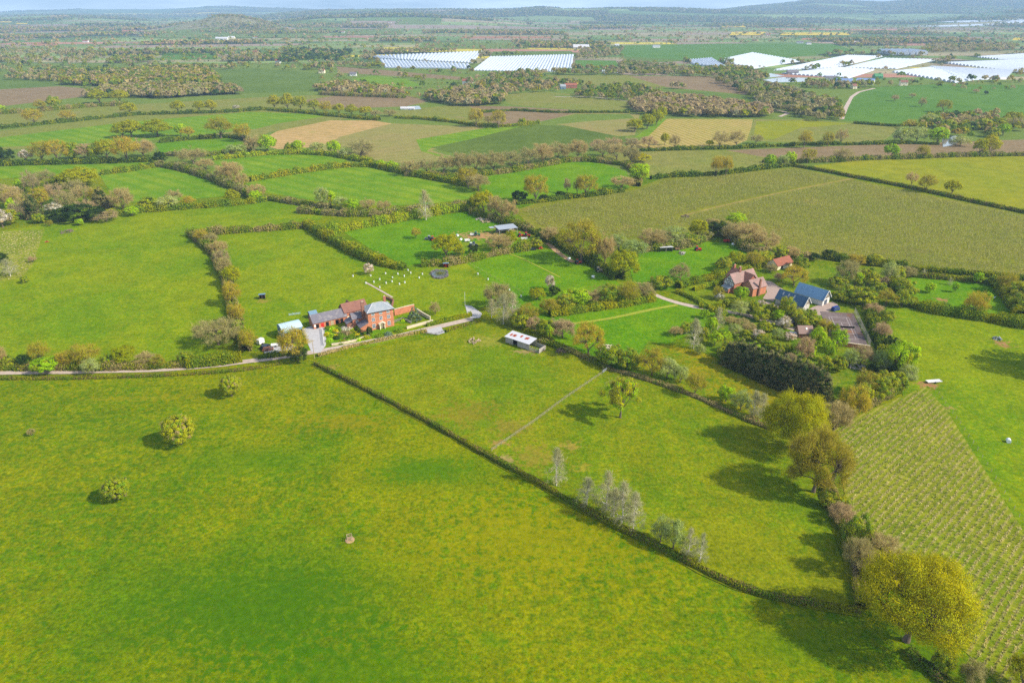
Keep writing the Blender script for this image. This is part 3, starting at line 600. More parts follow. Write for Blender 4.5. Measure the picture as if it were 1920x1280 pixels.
grove('along the near meadow hedge', 'slender bare trees along the meadow hedge', 'P 1043 917 838 42;P 1100 953 895 44;P 1137 963 884 46;P 1165 988 903 52;P 1187 1000 922 44;P 1150 975 915 40;W 1238 1022 970 38;W 1262 1035 974 42;P 1290 1045 990 34;P 1312 1058 1000 30', 1)
grove('along the hedge behind the old gnarled tree', 'trees along the paddock hedge', 'Z 1103 665 608 60;G 1145 692 650 56;G 1175 698 655 50;Z 1222 704 655 48;W 1250 715 672 44;W 1275 722 685 30;Z 1302 742 700 36;L 1360 758 724 32;W 1388 775 734 40;P 1412 785 732 34;P 1426 790 738 34', 1)
grove('in the tall conifer row', 'tall dark conifers in one row', 'C 1370 688 634 42;C 1384 694 630 42;C 1397 700 634 40;C 1410 706 638 42;C 1423 712 645 42;C 1436 718 648 42;C 1449 724 650 40;C 1462 730 655 42;C 1475 735 660 42;C 1488 740 664 42;C 1501 746 668 42;C 1514 751 672 42;C 1527 756 678 42;C 1540 760 690 40', 1)
grove('below the tennis court', 'trees and shrubs below the tennis court', 'B 1563 815 754 54;Z 1595 788 730 60;Z 1622 742 696 48;G 1640 755 705 46;G 1662 738 698 48;W 1650 702 660 38;G 1610 770 720 44;W 1697 726 684 38;L 1683 708 638 54;K 1613 690 648 40;G 1680 735 700 40;D 1640 700 680 26', 1)
grove('in the old orchard', 'orchard and garden trees', '''P 1300 659 597 36;G 1285 628 606 26;B 1267 633 613 26;P 1345 622 577 24;L 1333 628 594 24;L 1340 652 622 28;W 1386 596 565 36;D 1404 594 575 16;G 1424 606 578 36;G 1408 584 562 26;F 1427 576 562 17;
 G 1445 592 570 26;B 1391 616 598 30;G 1436 626 604 36;F 1466 624 592 28;F 1420 642 619 28;W 1377 632 608 28;G 1473 602 556 34;G 1492 610 580 36;G 1510 620 590 40;G 1528 622 596 36;F 1480 642 624 24;K 1505 684 632 32;L 1529 662 612 28;L 1551 680 636 26;L 1569 664 618 32;
 W 1592 692 655 32;G 1455 668 645 26;L 1360 640 622 22;G 1400 640 620 28;G 1300 626 604 24;W 1312 668 646 22;G 1365 664 640 26;G 1352 672 650 22;B 1405 628 606 26;G 1430 650 626 28;W 1458 640 616 26;G 1470 620 596 26;G 1518 606 580 30;G 1535 640 612 28;L 1520 680 650 26;G 1545 700 670 30;G 1570 700 668 30;K 1480 690 662 24;G 1508 700 672 26;B 1448 682 660 24;G 1380 580 562 22;G 1362 576 560 18;L 1458 606 580 24;G 1350 600 578 24;L 1412 668 640 24;G 1385 660 632 26;L 1320 600 580 18;G 1560 632 606 26;Z 1545 625 600 30;G 1440 660 636 28;L 1495 668 640 24;W 1500 600 578 24;G 1318 640 615 22;G 1475 664 646 24;B 1370 610 594 24''', 1)
grove('in the shrubbery behind the blue roofed barns', 'trees of the shrubbery behind the barns', '''B 1585 540 488 42;L 1603 540 508 26;G 1626 540 504 42;W 1665 537 492 36;G 1679 532 500 32;K 1656 542 520 24;G 1595 572 538 58;G 1618 580 540 52;Z 1660 574 545 40;K 1637 592 570 38;Z 1488 535 500 48;B 1444 514 496 26;G 1428 500 470 42;Y 1378 506 470 38;
 G 1356 512 482 32;D 1555 489 468 28;G 1640 500 478 36;G 1695 560 525 40;G 1690 580 545 38;Z 1345 560 538 24;G 1570 545 520 36;G 1500 512 480 30;K 1460 530 512 20;G 1575 568 545 36;G 1645 560 530 36;Z 1606 500 478 30;D 1525 492 474 24;B 1700 525 500 30;G 1405 505 480 34;G 1660 610 580 30;K 1650 640 605 34;D 1668 660 630 30;G 1672 690 655 34''', 1)
grove('along the brook above the middle paddock', 'trees along the brook', '''P 944 614 550 42;P 961 612 548 36;B 933 585 530 50;Y 1007 567 540 34;F 1031 547 516 20;D 1038 557 536 24;L 1080 578 540 56;B 1110 572 545 42;G 1143 574 535 46;Z 1176 568 530 46;B 1209 562 532 44;G 1247 545 518 30;G 1230 548 518 30;
 B 1275 532 497 38;G 1022 636 600 36;K 1055 640 600 44;L 1030 640 610 16;Z 990 606 570 42;K 1003 624 596 36;G 975 620 585 40;G 1060 585 552 36;Z 1030 588 560 36;P 922 600 560 26;K 1040 625 600 36''', 1)
grove('around the field with parked machines', 'trees around the small machine fields', '''W 1188 486 450 48;B 1134 502 438 38;Z 1090 492 415 80;W 1160 475 440 36;B 1222 470 430 50;W 1262 466 426 56;B 1245 467 432 42;G 1292 465 438 38;D 1345 448 415 44;L 1378 430 398 38;B 1400 470 418 60;B 1436 476 435 52;Z 1410 502 472 38;
 G 1460 492 462 36;B 1030 458 426 36;Y 1060 470 428 40;G 1120 488 450 36;B 1480 490 462 32;B 1370 455 420 40''', 1)
grove('by the open machinery barn', 'trees by the open machinery barn', 'B 935 474 440 48;Y 957 466 432 26;G 981 472 448 26;G 1005 470 446 26;Y 907 405 357 50;B 930 414 368 32;B 953 422 377 36;G 885 400 372 26;Z 878 352 315 38;B 897 365 327 42;D 888 478 458 20;G 862 482 462 22', 1)
grove('around the far bright green field', 'trees around the far bright green field', 'Z 1005 379 328 46;K 1063 365 333 14;Z 1100 369 328 42;B 1082 367 335 16;B 1165 360 330 46;L 1198 349 305 40;Y 1200 312 287 44;D 973 382 357 32;D 1050 372 358 20;G 1130 366 352 24;D 1020 380 364 20')
grove('in the belt under the crop field', 'leafless trees in the belt under the crop field', '''B 770 335 300 36;B 800 332 296 38;B 832 332 292 38;B 862 330 286 40;B 892 330 284 42;B 925 328 283 44;B 958 323 282 42;B 990 318 277 44;B 1018 312 270 44;B 1045 308 266 44;B 1083 304 262 40;B 1130 300 266 40;B 1156 306 268 38;B 1182 312 272 32;
 K 1120 287 262 32;K 1150 284 258 36;K 1184 284 258 34;K 1216 282 255 32;Y 1246 275 248 18;B 1264 282 252 22;L 735 322 302 26;L 715 318 300 22''')
grove('in the clump beside the tan striped field', 'golden trees beside the tan striped field', 'Y 1190 252 222 34;Y 1213 247 212 30;Y 1230 240 204 28;Y 1240 228 198 22')
grove('on the hedge above the hill fields', 'trees above the hill fields', 'Z 893 238 203 30;Z 935 240 207 30;B 915 238 216 18;G 980 236 222 16')
grove('around the round hill meadow at left', 'trees around the small hill meadows', '''Y 230 264 230 38;Y 248 264 223 44;Y 296 265 224 58;L 340 259 231 22;Z 354 259 238 26;Z 415 259 220 50;Z 457 265 232 34;L 502 290 252 36;B 477 292 255 32;Y 202 304 260 42;Z 240 305 255 46;B 270 302 260 42;
 Z 80 304 265 38;Z 112 305 262 38;G 140 304 268 36;K 160 304 270 32;F 50 306 280 24;D 15 310 280 36;D -2 307 270 26;D 303 312 283 24;G 180 303 270 30''')
grove('along the hedges of the striped meadows', 'trees along the striped meadow hedges', '''B 363 315 275 50;B 386 324 297 32;B 434 348 303 50;B 456 355 325 26;W 443 299 270 42;B 483 377 345 36;L 480 382 357 26;Y 437 384 355 32;W 317 399 367 44;B 327 384 357 32;G 280 396 370 38;Z 355 389 367 26;B 232 402 352 42;
 W 605 392 348 28;L 620 390 356 22;W 640 395 368 30;L 660 400 372 30;B 690 398 372 30;B 720 400 374 26;L 560 290 262 24;W 595 290 266 30;L 628 294 262 26;G 545 290 268 24;W 650 300 276 30''')
grove('in the left wood', 'trees of the left wood', '''D 150 424 382 62;D 110 422 393 42;D 182 420 386 40;C 65 414 355 32;F 103 404 380 32;F 6 432 390 36;K 200 422 397 46;B 35 402 350 40;K 107 387 345 44;B 163 390 345 42;Z 25 387 355 36;K 40 417 378 36;L 45 362 335 30;K 62 367 320 28;B 90 354 318 32;G 112 357 330 30;
 F 32 367 350 16;K 5 372 345 34;Z 80 390 352 34;G 20 425 392 30;G 75 422 400 26;B 128 400 360 36;K 165 410 375 36;B 0 400 360 36;G 60 395 365 34;L 28 410 372 22;B 140 370 335 36;Z 185 385 352 30''', 0)
grove('in the tall hedge between the two left fields', 'trees in the tall hedge at left', 'Y 438 540 497 36;Z 437 572 528 34;Z 445 606 570 32;K 418 500 470 30;B 412 480 452 30;B 395 462 438 30;Z 380 455 430 26;G 448 635 600 30;Z 468 658 620 36;B 425 520 485 28', 1)
grove('along the lane hedge at left', 'trees along the lane hedge', 'Z 76 676 644 40;Z 162 686 646 52;Y 236 690 648 46;B 274 690 662 38;D 48 694 664 28;B 2 694 648 28;Z 130 688 658 34;G 205 692 664 30;G 110 692 664 26;G 350 688 660 30;Z 300 690 666 26;G 20 694 668 24', 1)
grove('along the far field edge at right', 'trees along the far right hedges', '''L 1670 299 269 28;Z 1729 297 272 26;Y 1835 296 258 28;Y 1853 296 253 36;Z 1513 306 278 28;B 1580 308 277 36;L 1443 317 289 22;L 1480 314 284 22;W 1468 316 290 22;Z 1342 330 293 26;Z 1360 330 293 26;Z 1507 277 245 28;Z 1551 275 247 22;B 1576 273 243 24;B 1349 280 246 30;
 B 1380 279 244 28;B 1417 274 251 24;W 1690 274 240 40;W 1718 272 236 36;L 1756 276 238 36;W 1742 242 214 42;G 1775 247 224 32;W 1800 280 256 38;Z 1705 242 224 26;G 1840 248 222 34;G 1870 245 220 34;B 1900 246 218 34;L 1880 258 232 24;G 1860 262 240 26;B 1810 240 216 30;Y 1330 278 262 16''')
grove('beside the long hedge of the olive field', 'trees beside the olive field hedge', 'B 1708 352 321 23;Z 1735 360 327 32;Y 1784 369 337 34')
grove('in the rows of the distant valley', 'trees on the distant field hedges', '''Y 243 219 192 33;Y 335 217 187 28;Y 375 214 188 24;Y 397 213 187 24;F 444 209 197 14;Z 65 234 205 36;Z 127 228 207 28;Y 515 208 178 26;Y 540 210 175 28;Y 564 211 179 26;Y 590 213 186 26;Z 612 215 190 26;Y 636 217 193 24;Y 660 220 196 28;Y 686 222 199 28;
 Y 187 200 167 38;Y 226 199 167 36;G 103 205 180 26;Z 78 209 187 22;L 0 214 196 22;B 705 224 206 22;B 730 222 205 26''')
grove('in the hedge right of the small orchard field', 'trees in the right border hedge', 'Z 1882 548 512 38;G 1906 572 530 46;G 1915 592 552 44;G 1865 540 518 30')
grove('planted in the small field at right', 'thin young trees in the small field', 'P 1730 522 504 14;P 1780 536 520 12;L 1832 535 510 18;L 1850 571 548 14;L 1742 552 530 20;L 1790 548 530 12')
# ---------------------------------------------------------------- hedges
def hedge(px, h, w_, label, cols, leaf=None, dens=1.0, lump=0.3, tw=0.0, group='hedges between the fields', wild=0.0, cat='hedge', name='hedge'):
    r = rng; W = [np.array(P(*p)) for p in px]; W2 = []
    for a, b in zip(W[:-1], W[1:]):
        n = max(1, int(np.linalg.norm(b-a)/4)); W2 += [a+(b-a)*i/n for i in range(n)]
    W2.append(W[-1]); W2 = np.array(W2)
    for _ in range(2): W2[1:-1] = (W2[:-2]+2*W2[1:-1]+W2[2:])/4
    seg = np.linalg.norm(np.diff(W2, axis=0), axis=1); S = np.concatenate([[0], np.cumsum(seg)]); L = S[-1]
    org = W2[len(W2)//2].copy(); dist = math.hypot(org[1], CAM_H, org[0]*.3)
    if leaf is None: leaf = np.clip(dist/1000, 0.2, 0.62)
    ph = r.uniform(0, 6, 5)
    def prof(s): return 1 + lump*(0.45*np.sin(s/2.3+ph[0])+0.35*np.sin(s/1.1+ph[1])+0.4*np.sin(s/6.1+ph[2])+wild*np.sin(s/11+ph[3]))
    def at(s):
        c = np.stack([np.interp(s, S, W2[:, i]) for i in range(3)], 1); c2 = np.stack([np.interp(s+.5, S, W2[:, i]) for i in range(3)], 1); c1 = np.stack([np.interp(s-.5, S, W2[:, i]) for i in range(3)], 1)
        d = c2-c1; d /= np.maximum(np.linalg.norm(d, axis=1, keepdims=True), 1e-6); return c-org, np.stack([-d[:, 1], d[:, 0], np.zeros(len(d))], 1)
    n = int(L*(2*h+w_)*1.5*dens/(leaf*leaf*1.4)); s = r.uniform(0, L, n); c, nn = at(s)
    th = r.uniform(0, PI, n); ct, st = np.cos(th), np.sin(th); p = prof(s)*r.uniform(0.78, 1.08, n); e = 0.6
    X = np.sign(ct)*np.abs(ct)**e*w_/2*p; Z = np.maximum(st**e*h*p, 0.05); low = r.random(n) < 0.35; Z[low] *= r.uniform(0.1, 1, low.sum())
    pos = c + nn*X[:, None]; pos[:, 2] += Z
    nrm = nn*ct[:, None]*1.2; nrm[:, 2] += st*1.1; nrm += r.normal(size=(n, 3))*0.5
    cw = np.array([k[1] for k in cols], float); z1 = np.sin(s/4.3+ph[4])+np.sin(s/1.7+ph[0])*.6+r.normal(size=n)*.8
    order = np.argsort(np.argsort(z1))/n; cum = np.cumsum(cw/cw.sum()); ci = np.searchsorted(cum, order*0.9999)
    cc = np.array([C_[k[0]]*(k[2] if len(k) > 2 else 1) for k in cols])[np.minimum(ci, len(cols)-1)]*CK
    A = Acc(); V, Fq = quads(pos, nrm, leaf*r.uniform(.7, 1.3, n), 0.8, r); A.add(V, Fq, cc*r.uniform(.8, 1.2, (n, 1)))
    if tw > 0:                                     # leafless twigs standing out of the hedge
        m = int(n*tw); i = r.integers(0, n, m); d = nrm[i]*.5+r.normal(size=(m, 3))*.5+np.array([0, 0, .9]); d /= np.linalg.norm(d, axis=1, keepdims=True)
        Lt = r.uniform(.5, 1.4, (m, 1))*min(h, 3)*.4; q = np.cross(d, r.normal(size=(m, 3))); q /= np.linalg.norm(q, axis=1, keepdims=True); q *= leaf*.16
        b = pos[i]-d*Lt*.3; V = np.stack([b-q, b+q, b+d*Lt+q*.3, b+d*Lt-q*.3], 1).reshape(-1, 3); A.add(V, np.arange(4*m).reshape(m, 4), C_['bare']*CK*r.uniform(.7, 1.2, (m, 1)))
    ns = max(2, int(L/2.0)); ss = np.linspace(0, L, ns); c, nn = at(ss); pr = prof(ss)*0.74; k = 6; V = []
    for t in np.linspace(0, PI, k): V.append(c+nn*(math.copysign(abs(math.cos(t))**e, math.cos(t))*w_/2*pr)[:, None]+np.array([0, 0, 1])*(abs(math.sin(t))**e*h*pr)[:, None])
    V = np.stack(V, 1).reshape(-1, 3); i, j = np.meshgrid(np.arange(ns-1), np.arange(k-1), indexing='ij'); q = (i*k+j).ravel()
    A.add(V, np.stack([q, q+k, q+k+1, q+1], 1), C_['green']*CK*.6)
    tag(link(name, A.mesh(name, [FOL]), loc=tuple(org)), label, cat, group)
HB = [('bare',3,.75),('olive',2.5,.8),('green',2,.75)]; HG = [('green',3,.85),('olive',3,.9),('gold',1,.8)]; HT = [('green',3,.75),('brown',2,.6),('olive',3,.75)]; HW = [('bare',3,.85),('pale',1,.75),('olive',2,.85),('green',1,.9)]
HD = [('green',3,.7),('dark',2,.9),('olive',2,.8)]; HL = [('olive',3,1.0),('lime',1,.75),('green',2,1.0)]
for px, h, w_, lb, co, kw in [
 ('590,683 640,708 700,738 800,790 925,862 990,895 1100,960 1180,1000 1250,1032 1330,1078 1380,1103 1440,1122 1520,1132 1612,1146', 1.5, 1.5, 'long low trimmed hedge running diagonally between meadow and paddocks', HT, dict(lump=.2, tw=.05)),
 ('1700,1222 1760,1262 1800,1300 1840,1360', 1.7, 2.6, 'hedge running out of the picture below the huge oak', HT, dict(tw=.1)),
 ('1548,905 1570,955 1590,1010 1608,1075 1616,1140', 2.2, 3.0, 'overgrown hedge base between the two oaks and the huge oak', HB, dict(tw=.15, wild=.4)),
 ('-60,712 0,711 120,711 230,708 330,704 400,700 480,692 530,682', 1.1, 1.4, 'low lane hedge on the meadow side at left', HT, dict(lump=.2)),
 ('-60,694 0,693 100,692 200,692 300,690 352,687', 2.6, 3.4, 'bushy hedge on the field side of the lane', HB, dict(wild=.4, tw=.1)),
 ('352,688 400,684 455,676', 4.2, 4.0, 'tall square trimmed hedge by the wide grey tree', HG, dict(lump=.12)),
 ('484,672 510,668 545,664', 1.6, 2.5, 'dark hedge between the farmyard and the lane', HD, {}),
 ('596,668 650,652 700,642 760,629 800,622', 1.1, 1.5, 'brown clipped roadside hedge facing the farmhouse', [('bare',3,.9),('brown',1,1.3),('olive',1,.8)], dict(lump=.15)),
 ('836,622 870,612 900,603', 1.0, 1.4, 'short clipped hedge right of the field entrance', HT, dict(lump=.15)),
 ('800,612 840,602 884,592', 1.8, 1.6, 'green hedge between the walled garden and the road', HG, dict(lump=.15)),
 ('635,645 665,641 690,634', 1.0, 1.2, 'low garden hedge in front of the brick barns', HG, {}),
 ('358,442 380,458 405,480 418,510 430,545 438,580 446,620 462,660', 4.0, 4.6, 'tall ragged hedge between the two big left fields', HB, dict(wild=.4, tw=.15)),
 ('362,442 420,438 480,434 540,430 580,425', 3.8, 4.5, 'hedge along the top of the left paddock', HB, dict(wild=.3, tw=.1)),
 ('575,425 612,448 650,468 690,488 720,497', 5.0, 6.0, 'thick yellow green hedge beside the bright green field', HG, dict(lump=.2)),
 ('715,497 740,503 760,505', 3.5, 5.0, 'hedge piece behind the white blossom trees', HG, {}),
 ('610,440 660,430 740,416 800,405 880,392', 5.0, 6.0, 'bushy hedge along the back of the bright green field', HL, dict(wild=.3)),
 ('560,398 600,402 650,405 700,405 760,400 800,396 860,388 885,386', 4.0, 5.5, 'second hedge row behind the bright green field', HW, dict(wild=.3, tw=.1)),
 ('790,499 840,497 880,490 930,478 980,470 1010,464', 3.6, 4.5, 'hedge in front of the open machinery barn', HB, dict(wild=.3)),
 ('200,404 260,398 330,393 400,388 450,384 500,377', 4.0, 5.5, 'bushy hedge above the large left field', HG, dict(wild=.4)),
 ('500,374 560,384 620,392', 3.4, 4.5, 'leafless hedge at the top right of the large left field', HW, dict(tw=.2)),
 ('296,312 340,318 385,332 420,346 455,362 480,374', 5.0, 7.0, 'thick grey hedge running down between striped meadows', HW, dict(wild=.3, tw=.2)),
 ('470,340 520,332 580,322 640,314 700,312', 4.5, 5.0, 'green hedge between two striped meadows', HG, dict(wild=.2)),
 ('190,328 240,322 290,314', 4.0, 5.0, 'hedge above the left striped meadow', HG, dict(wild=.2)),
 ('700,313 740,322 790,332 840,342 880,350', 4.5, 6.0, 'hedge beneath the leafless belt left part', HG, dict(wild=.2)),
 ('400,300 440,296 500,290 560,289 620,292 660,300 700,306', 4.0, 5.0, 'hedge along the top of the striped meadows', HL, dict(wild=.3)),
 ('-40,312 40,310 120,308 200,306 290,303', 4.5, 6.0, 'dense green hedge at the left under the hill fields', HD, dict(wild=.3)),
 ('300,268 360,262 420,258 460,262 480,275', 4.0, 5.0, 'curved hedge around the round hill meadow', HD, dict(wild=.3)),
 ('310,292 380,294 430,290 470,282', 4.0, 5.0, 'hedge below the round hill meadow', HW, dict(wild=.3)),
 ('968,384 1010,380 1060,373 1110,368 1170,360', 3.0, 4.0, 'low hedge in front of the three budding oaks', HD, dict(wild=.4)),
 ('760,330 840,334 940,326 1000,316 1060,304 1100,302 1180,312', 4.0, 5.0, 'undergrowth hedge of the leafless belt', HB, dict(wild=.3, tw=.2)),
 ('1175,312 1200,330 1196,350', 4.0, 5.0, 'hedge at the right end of the far bright green field', HB, dict(wild=.3)),
 ('1220,336 1260,332 1330,330 1400,322 1440,316 1490,312', 3.6, 4.5, 'hedge between orchard and fallow field', HD, dict(wild=.5)),
 ('1486,312 1540,321 1600,333 1680,348 1750,363 1840,383 1930,402', 2.6, 3.0, 'long dark clipped hedge separating orchard and olive field', HT, dict(lump=.08)),
 ('1200,284 1300,281 1360,280 1440,276 1520,272 1600,272 1700,270 1760,272', 3.2, 4.0, 'hedge above the brown strip field', HD, dict(wild=.5)),
 ('1430,305 1500,305 1560,304 1620,300 1700,298 1800,294 1940,292', 4.0, 5.0, 'hedge along the top of the olive field', HB, dict(wild=.5)),
 ('1540,484 1600,492 1660,500 1700,505', 4.0, 5.0, 'dark hedge behind the red tiled outbuilding', HD, dict(wild=.3)),
 ('1670,504 1760,511 1850,518 1940,528', 2.6, 3.2, 'upper of two clipped hedges below the orchard', HD, dict(lump=.1)),
 ('1690,517 1760,523 1850,531 1885,538', 2.6, 3.2, 'lower of two clipped hedges below the orchard', HT, dict(lump=.1)),
 ('1670,530 1690,560 1720,580 1780,590 1850,600 1930,616', 4.2, 6.0, 'thick green hedge along the top of the right field', HG, dict(wild=.25)),
 ('1870,535 1890,565 1915,600', 4.5, 6.0, 'hedge closing the small field on the right', HG, dict(wild=.3)),
 ('1268,548 1300,560 1340,586', 2.0, 2.4, 'clipped green garden hedge running down to the drive', HL, dict(lump=.06)),
 ('1300,545 1350,532 1372,524', 2.0, 2.4, 'clipped garden hedge along the back of the lawn', HL, dict(lump=.06)),
 ('1310,576 1340,584 1358,578', 2.2, 3.0, 'clipped hedge at the lower lawn corner', HG, dict(lump=.1)),
 ('1270,540 1320,526 1380,512 1420,502', 3.4, 4.5, 'tall green hedge behind the red brick house', HG, dict(wild=.2)),
 ('1030,592 1100,582 1160,574 1225,562', 3.0, 5.0, 'undergrowth hedge along the brook', HG, dict(wild=.4)),
 ('1130,690 1200,708 1300,742 1400,788 1450,806', 1.3, 2.0, 'low tangled hedge along the right paddock', [('bare',3,.8),('brown',2,1.2),('green',1)], dict(tw=.2)),
 ('1010,640 1060,655 1100,672 1135,688', 1.6, 3.0, 'rough hedge right of the corrugated shed', HB, dict(tw=.2)),
 ('1330,420 1400,470 1440,482 1520,486', 4.0, 6.0, 'grey thicket along the lower orchard edge', HW, dict(wild=.3, tw=.2)),
 ('1200,472 1240,468 1290,462 1330,446', 4.0, 6.0, 'thicket behind the white field shelter', HW, dict(wild=.3, tw=.1)),
 ('1010,445 1040,455 1080,478 1130,505 1160,525', 4.0, 6.0, 'undergrowth beside the parked machines', HD, dict(wild=.3)),
 ('885,400 930,415 970,425 1010,440', 4.0, 6.0, 'undergrowth behind the open machinery barn', HB, dict(wild=.3)),
 ('1630,590 1645,640 1665,680 1700,715', 3.5, 5.0, 'undergrowth along the right side of the tennis court', HD, dict(wild=.3)),
 ('1555,800 1590,780 1640,750 1690,722', 3.0, 5.0, 'undergrowth at the upper corner of the plantation', HB, dict(wild=.3, tw=.1)),
 ('740,222 790,224 850,230 900,238 960,238 1010,232', 3.6, 5.0, 'hedge above the striped hill field', HG, dict(wild=.4)),
 ('500,207 560,212 620,218 680,224 712,226', 4.0, 6.0, 'green hedge under the golden tree row', HG, dict(wild=.4)),
 ('-40,246 40,238 120,230 200,222 260,216 340,214 420,212 500,206', 4.0, 5.0, 'long hedge across the left valley', HD, dict(wild=.4)),
 ('-40,216 40,212 120,205 180,200 240,198', 5.0, 8.0, 'wooded hedge at the far left', HB, dict(wild=.4)),
 ('900,212 960,208 1040,212 1180,212', 3.0, 4.0, 'thin hedge above the light green strip', HD, dict(wild=.4)),
 ('1600,232 1680,238 1700,236 1720,236', 3.0, 4.0, 'dark hedge below the far park', HD, dict(lump=.1)),
 ('600,178 640,180 700,182 760,184', 6.0, 9.0, 'grey wooded strip left of the red roofed cottage', HW, dict(wild=.4)),
]: hedge(pts(px), h, w_, lb, co, **kw)
# ---------------------------------------------------------------- far woods and hedge trees: too many to count, merged
def blobs(name, C3, Hh, cols, label, n=26, lsz=0.2, cat='woodland'):
    """C3 positions (N,3), Hh heights; each a lumpy crown of n leaf clumps"""
    N_ = len(C3); 
    if not N_: return
    r = rng; d = r.normal(size=(N_, n, 3)); d /= np.linalg.norm(d, axis=2, keepdims=True); d[..., 2] = np.abs(d[..., 2])*1.0-0.25
    rad = r.uniform(.7, 1.05, (N_, n, 1)); wv = (Hh*r.uniform(.36, .55, N_))[:, None, None]
    pos = C3[:, None, :]+d*rad*np.concatenate([wv, wv, Hh[:, None, None]*.5], 2); pos[..., 2] += Hh[:, None]*.48
    nn = d+r.normal(size=d.shape)*.45; nn[..., 2] += .25
    V, Fq = quads(pos.reshape(-1, 3), nn.reshape(-1, 3), (Hh[:, None]*lsz*r.uniform(.7, 1.3, (N_, n))).ravel(), .8, r)
    A = Acc(); A.add(V, Fq, np.repeat(cols, n, 0)*r.uniform(.85, 1.15, (N_*n, 1)))
    tag(link(name, A.mesh(name, [FOL])), label, cat, None, 'stuff')
FK = [(C_['bare']*.85,4),(C_['olive']*.74,3),(C_['green']*.78,3),(C_['bronze']*.7,1.0),(C_['pink']*.85,1.8),(C_['gold']*.68,.6),(C_['dark']*.9,1.0),(C_['pale']*.8,.7)]
def fcol(n, ws=None):
    w_ = np.array([k[1] for k in FK] if ws is None else ws, float); return np.array([k[0] for k in FK])[rng.choice(len(FK), n, p=w_/w_.sum())]*CK
def in_poly(x, y, poly):
    c = np.zeros(len(x), bool); j = len(poly)-1
    for i in range(len(poly)):
        xi, yi = poly[i]; xj, yj = poly[j]; c ^= ((yi > y) != (yj > y)) & (x < (xj-xi)*(y-yi)/(yj-yi+1e-9)+xi); j = i
    return c
def wood(px, spacing, h0, h1, ws, label, n=40, lsz=.17):
    W = [P(*p) for p in px]; poly = [(a[0], a[1]) for a in W]; xs = [p[0] for p in poly]; ys = [p[1] for p in poly]
    m = int((max(xs)-min(xs))*(max(ys)-min(ys))/spacing**2); x = rng.uniform(min(xs), max(xs), m); y = rng.uniform(min(ys), max(ys), m); k = in_poly(x, y, poly); x, y = x[k], y[k]
    if len(x): blobs('woodland', np.stack([x, y, H(x, y)], 1), rng.uniform(h0, h1, len(x)), fcol(len(x), ws), label, n, lsz)
WB = [6,2,1,.5,2,.2,.5,.4]; WG = [3,4,4,1,.8,.7,1,.2]; WD = [.5,.5,2,.5,.2,.2,6,.0]; WP = [3,.6,.3,.5,6,.2,.1,.6]
for px, sp, h0, h1, ws, lb, n in [
 ('115,150 190,146 300,130 380,128 415,150 410,160 300,160 200,163 120,160', 7, 9, 14, WG, 'mixed budding wood on the far left ridge', 40),
 ('150,185 240,184 300,186 380,180 455,178 440,168 300,165 200,170', 6, 10, 14, WB, 'leafless grey wood edge on the far left ridge', 46),
 ('0,150 60,140 120,140 110,156 60,152', 9, 7, 12, WB, 'scrubby wood at the far left', 34), ('200,120 290,117 285,109 210,110', 9, 9, 14, WG, 'small green wood in the left distance', 30),
 ('520,120 640,118 660,100 540,95', 14, 10, 16, WD, 'dark conifer wood in the middle distance', 30), ('640,165 680,175 800,190 760,160 700,160', 30, 7, 11, WG, 'scattered trees around the small green hill', 30),
 ('590,170 640,178 760,181 740,172 640,160', 6, 9, 13, WB, 'grey wood under the brown field', 40), ('800,190 860,200 945,198 950,180 870,176 800,178', 7, 9, 13, WB, 'leafless wood right of the red roofed cottage', 40),
 ('860,172 960,178 1050,172 1060,158 960,152 880,150', 14, 7, 12, WB, 'loose wood left of the distant farm', 34), ('1070,183 1180,190 1240,178 1180,160 1100,168', 9, 6, 11, WG, 'wood around the distant farm', 34),
 ('1190,214 1300,220 1440,222 1450,206 1330,192 1230,184 1180,196', 6.5, 8, 13, WP, 'pinkish leafless wood above the tan striped field', 46),
 ('1440,205 1530,228 1580,226 1570,200 1500,178 1420,160 1330,150 1400,180', 9, 9, 14, WB, 'mixed wood along the white lane', 40), ('1280,143 1400,150 1440,150 1400,130 1290,132', 10, 9, 14, WG, 'wood left of the distant ponds', 34),
 ('1640,160 1900,175 1920,154 1760,152 1640,152', 30, 5, 9, WG, 'trees above the far park', 34), ('1720,245 1800,262 1920,250 1920,222 1840,216 1740,222', 11, 7, 12, WG, 'wood around the far pond', 40),
 ('1720,100 1900,96 1900,84 1740,86', 12, 9, 14, WB, 'wood behind the white greenhouses', 30), ('1080,112 1160,108 1170,92 1090,94', 16, 9, 14, WB, 'wood at the right end of the left plastic tunnels', 30),
 ('1060,142 1300,143 1290,130 1170,118 1160,134', 11, 8, 13, WB, 'leafless wood right of the plastic tunnels', 34), ('360,50 400,34 460,32 520,60 480,64 360,62', 24, 12, 17, WB, 'wooded knoll on the left horizon', 22),
 ('400,112 600,112 620,96 420,96', 26, 8, 14, WG, 'scattered trees in the left distance', 30), ('0,120 180,118 200,96 0,90', 24, 8, 13, WB, 'scattered trees in the far left distance', 26),
]: wood(pts(px), sp, h0, h1, ws, lb, n)
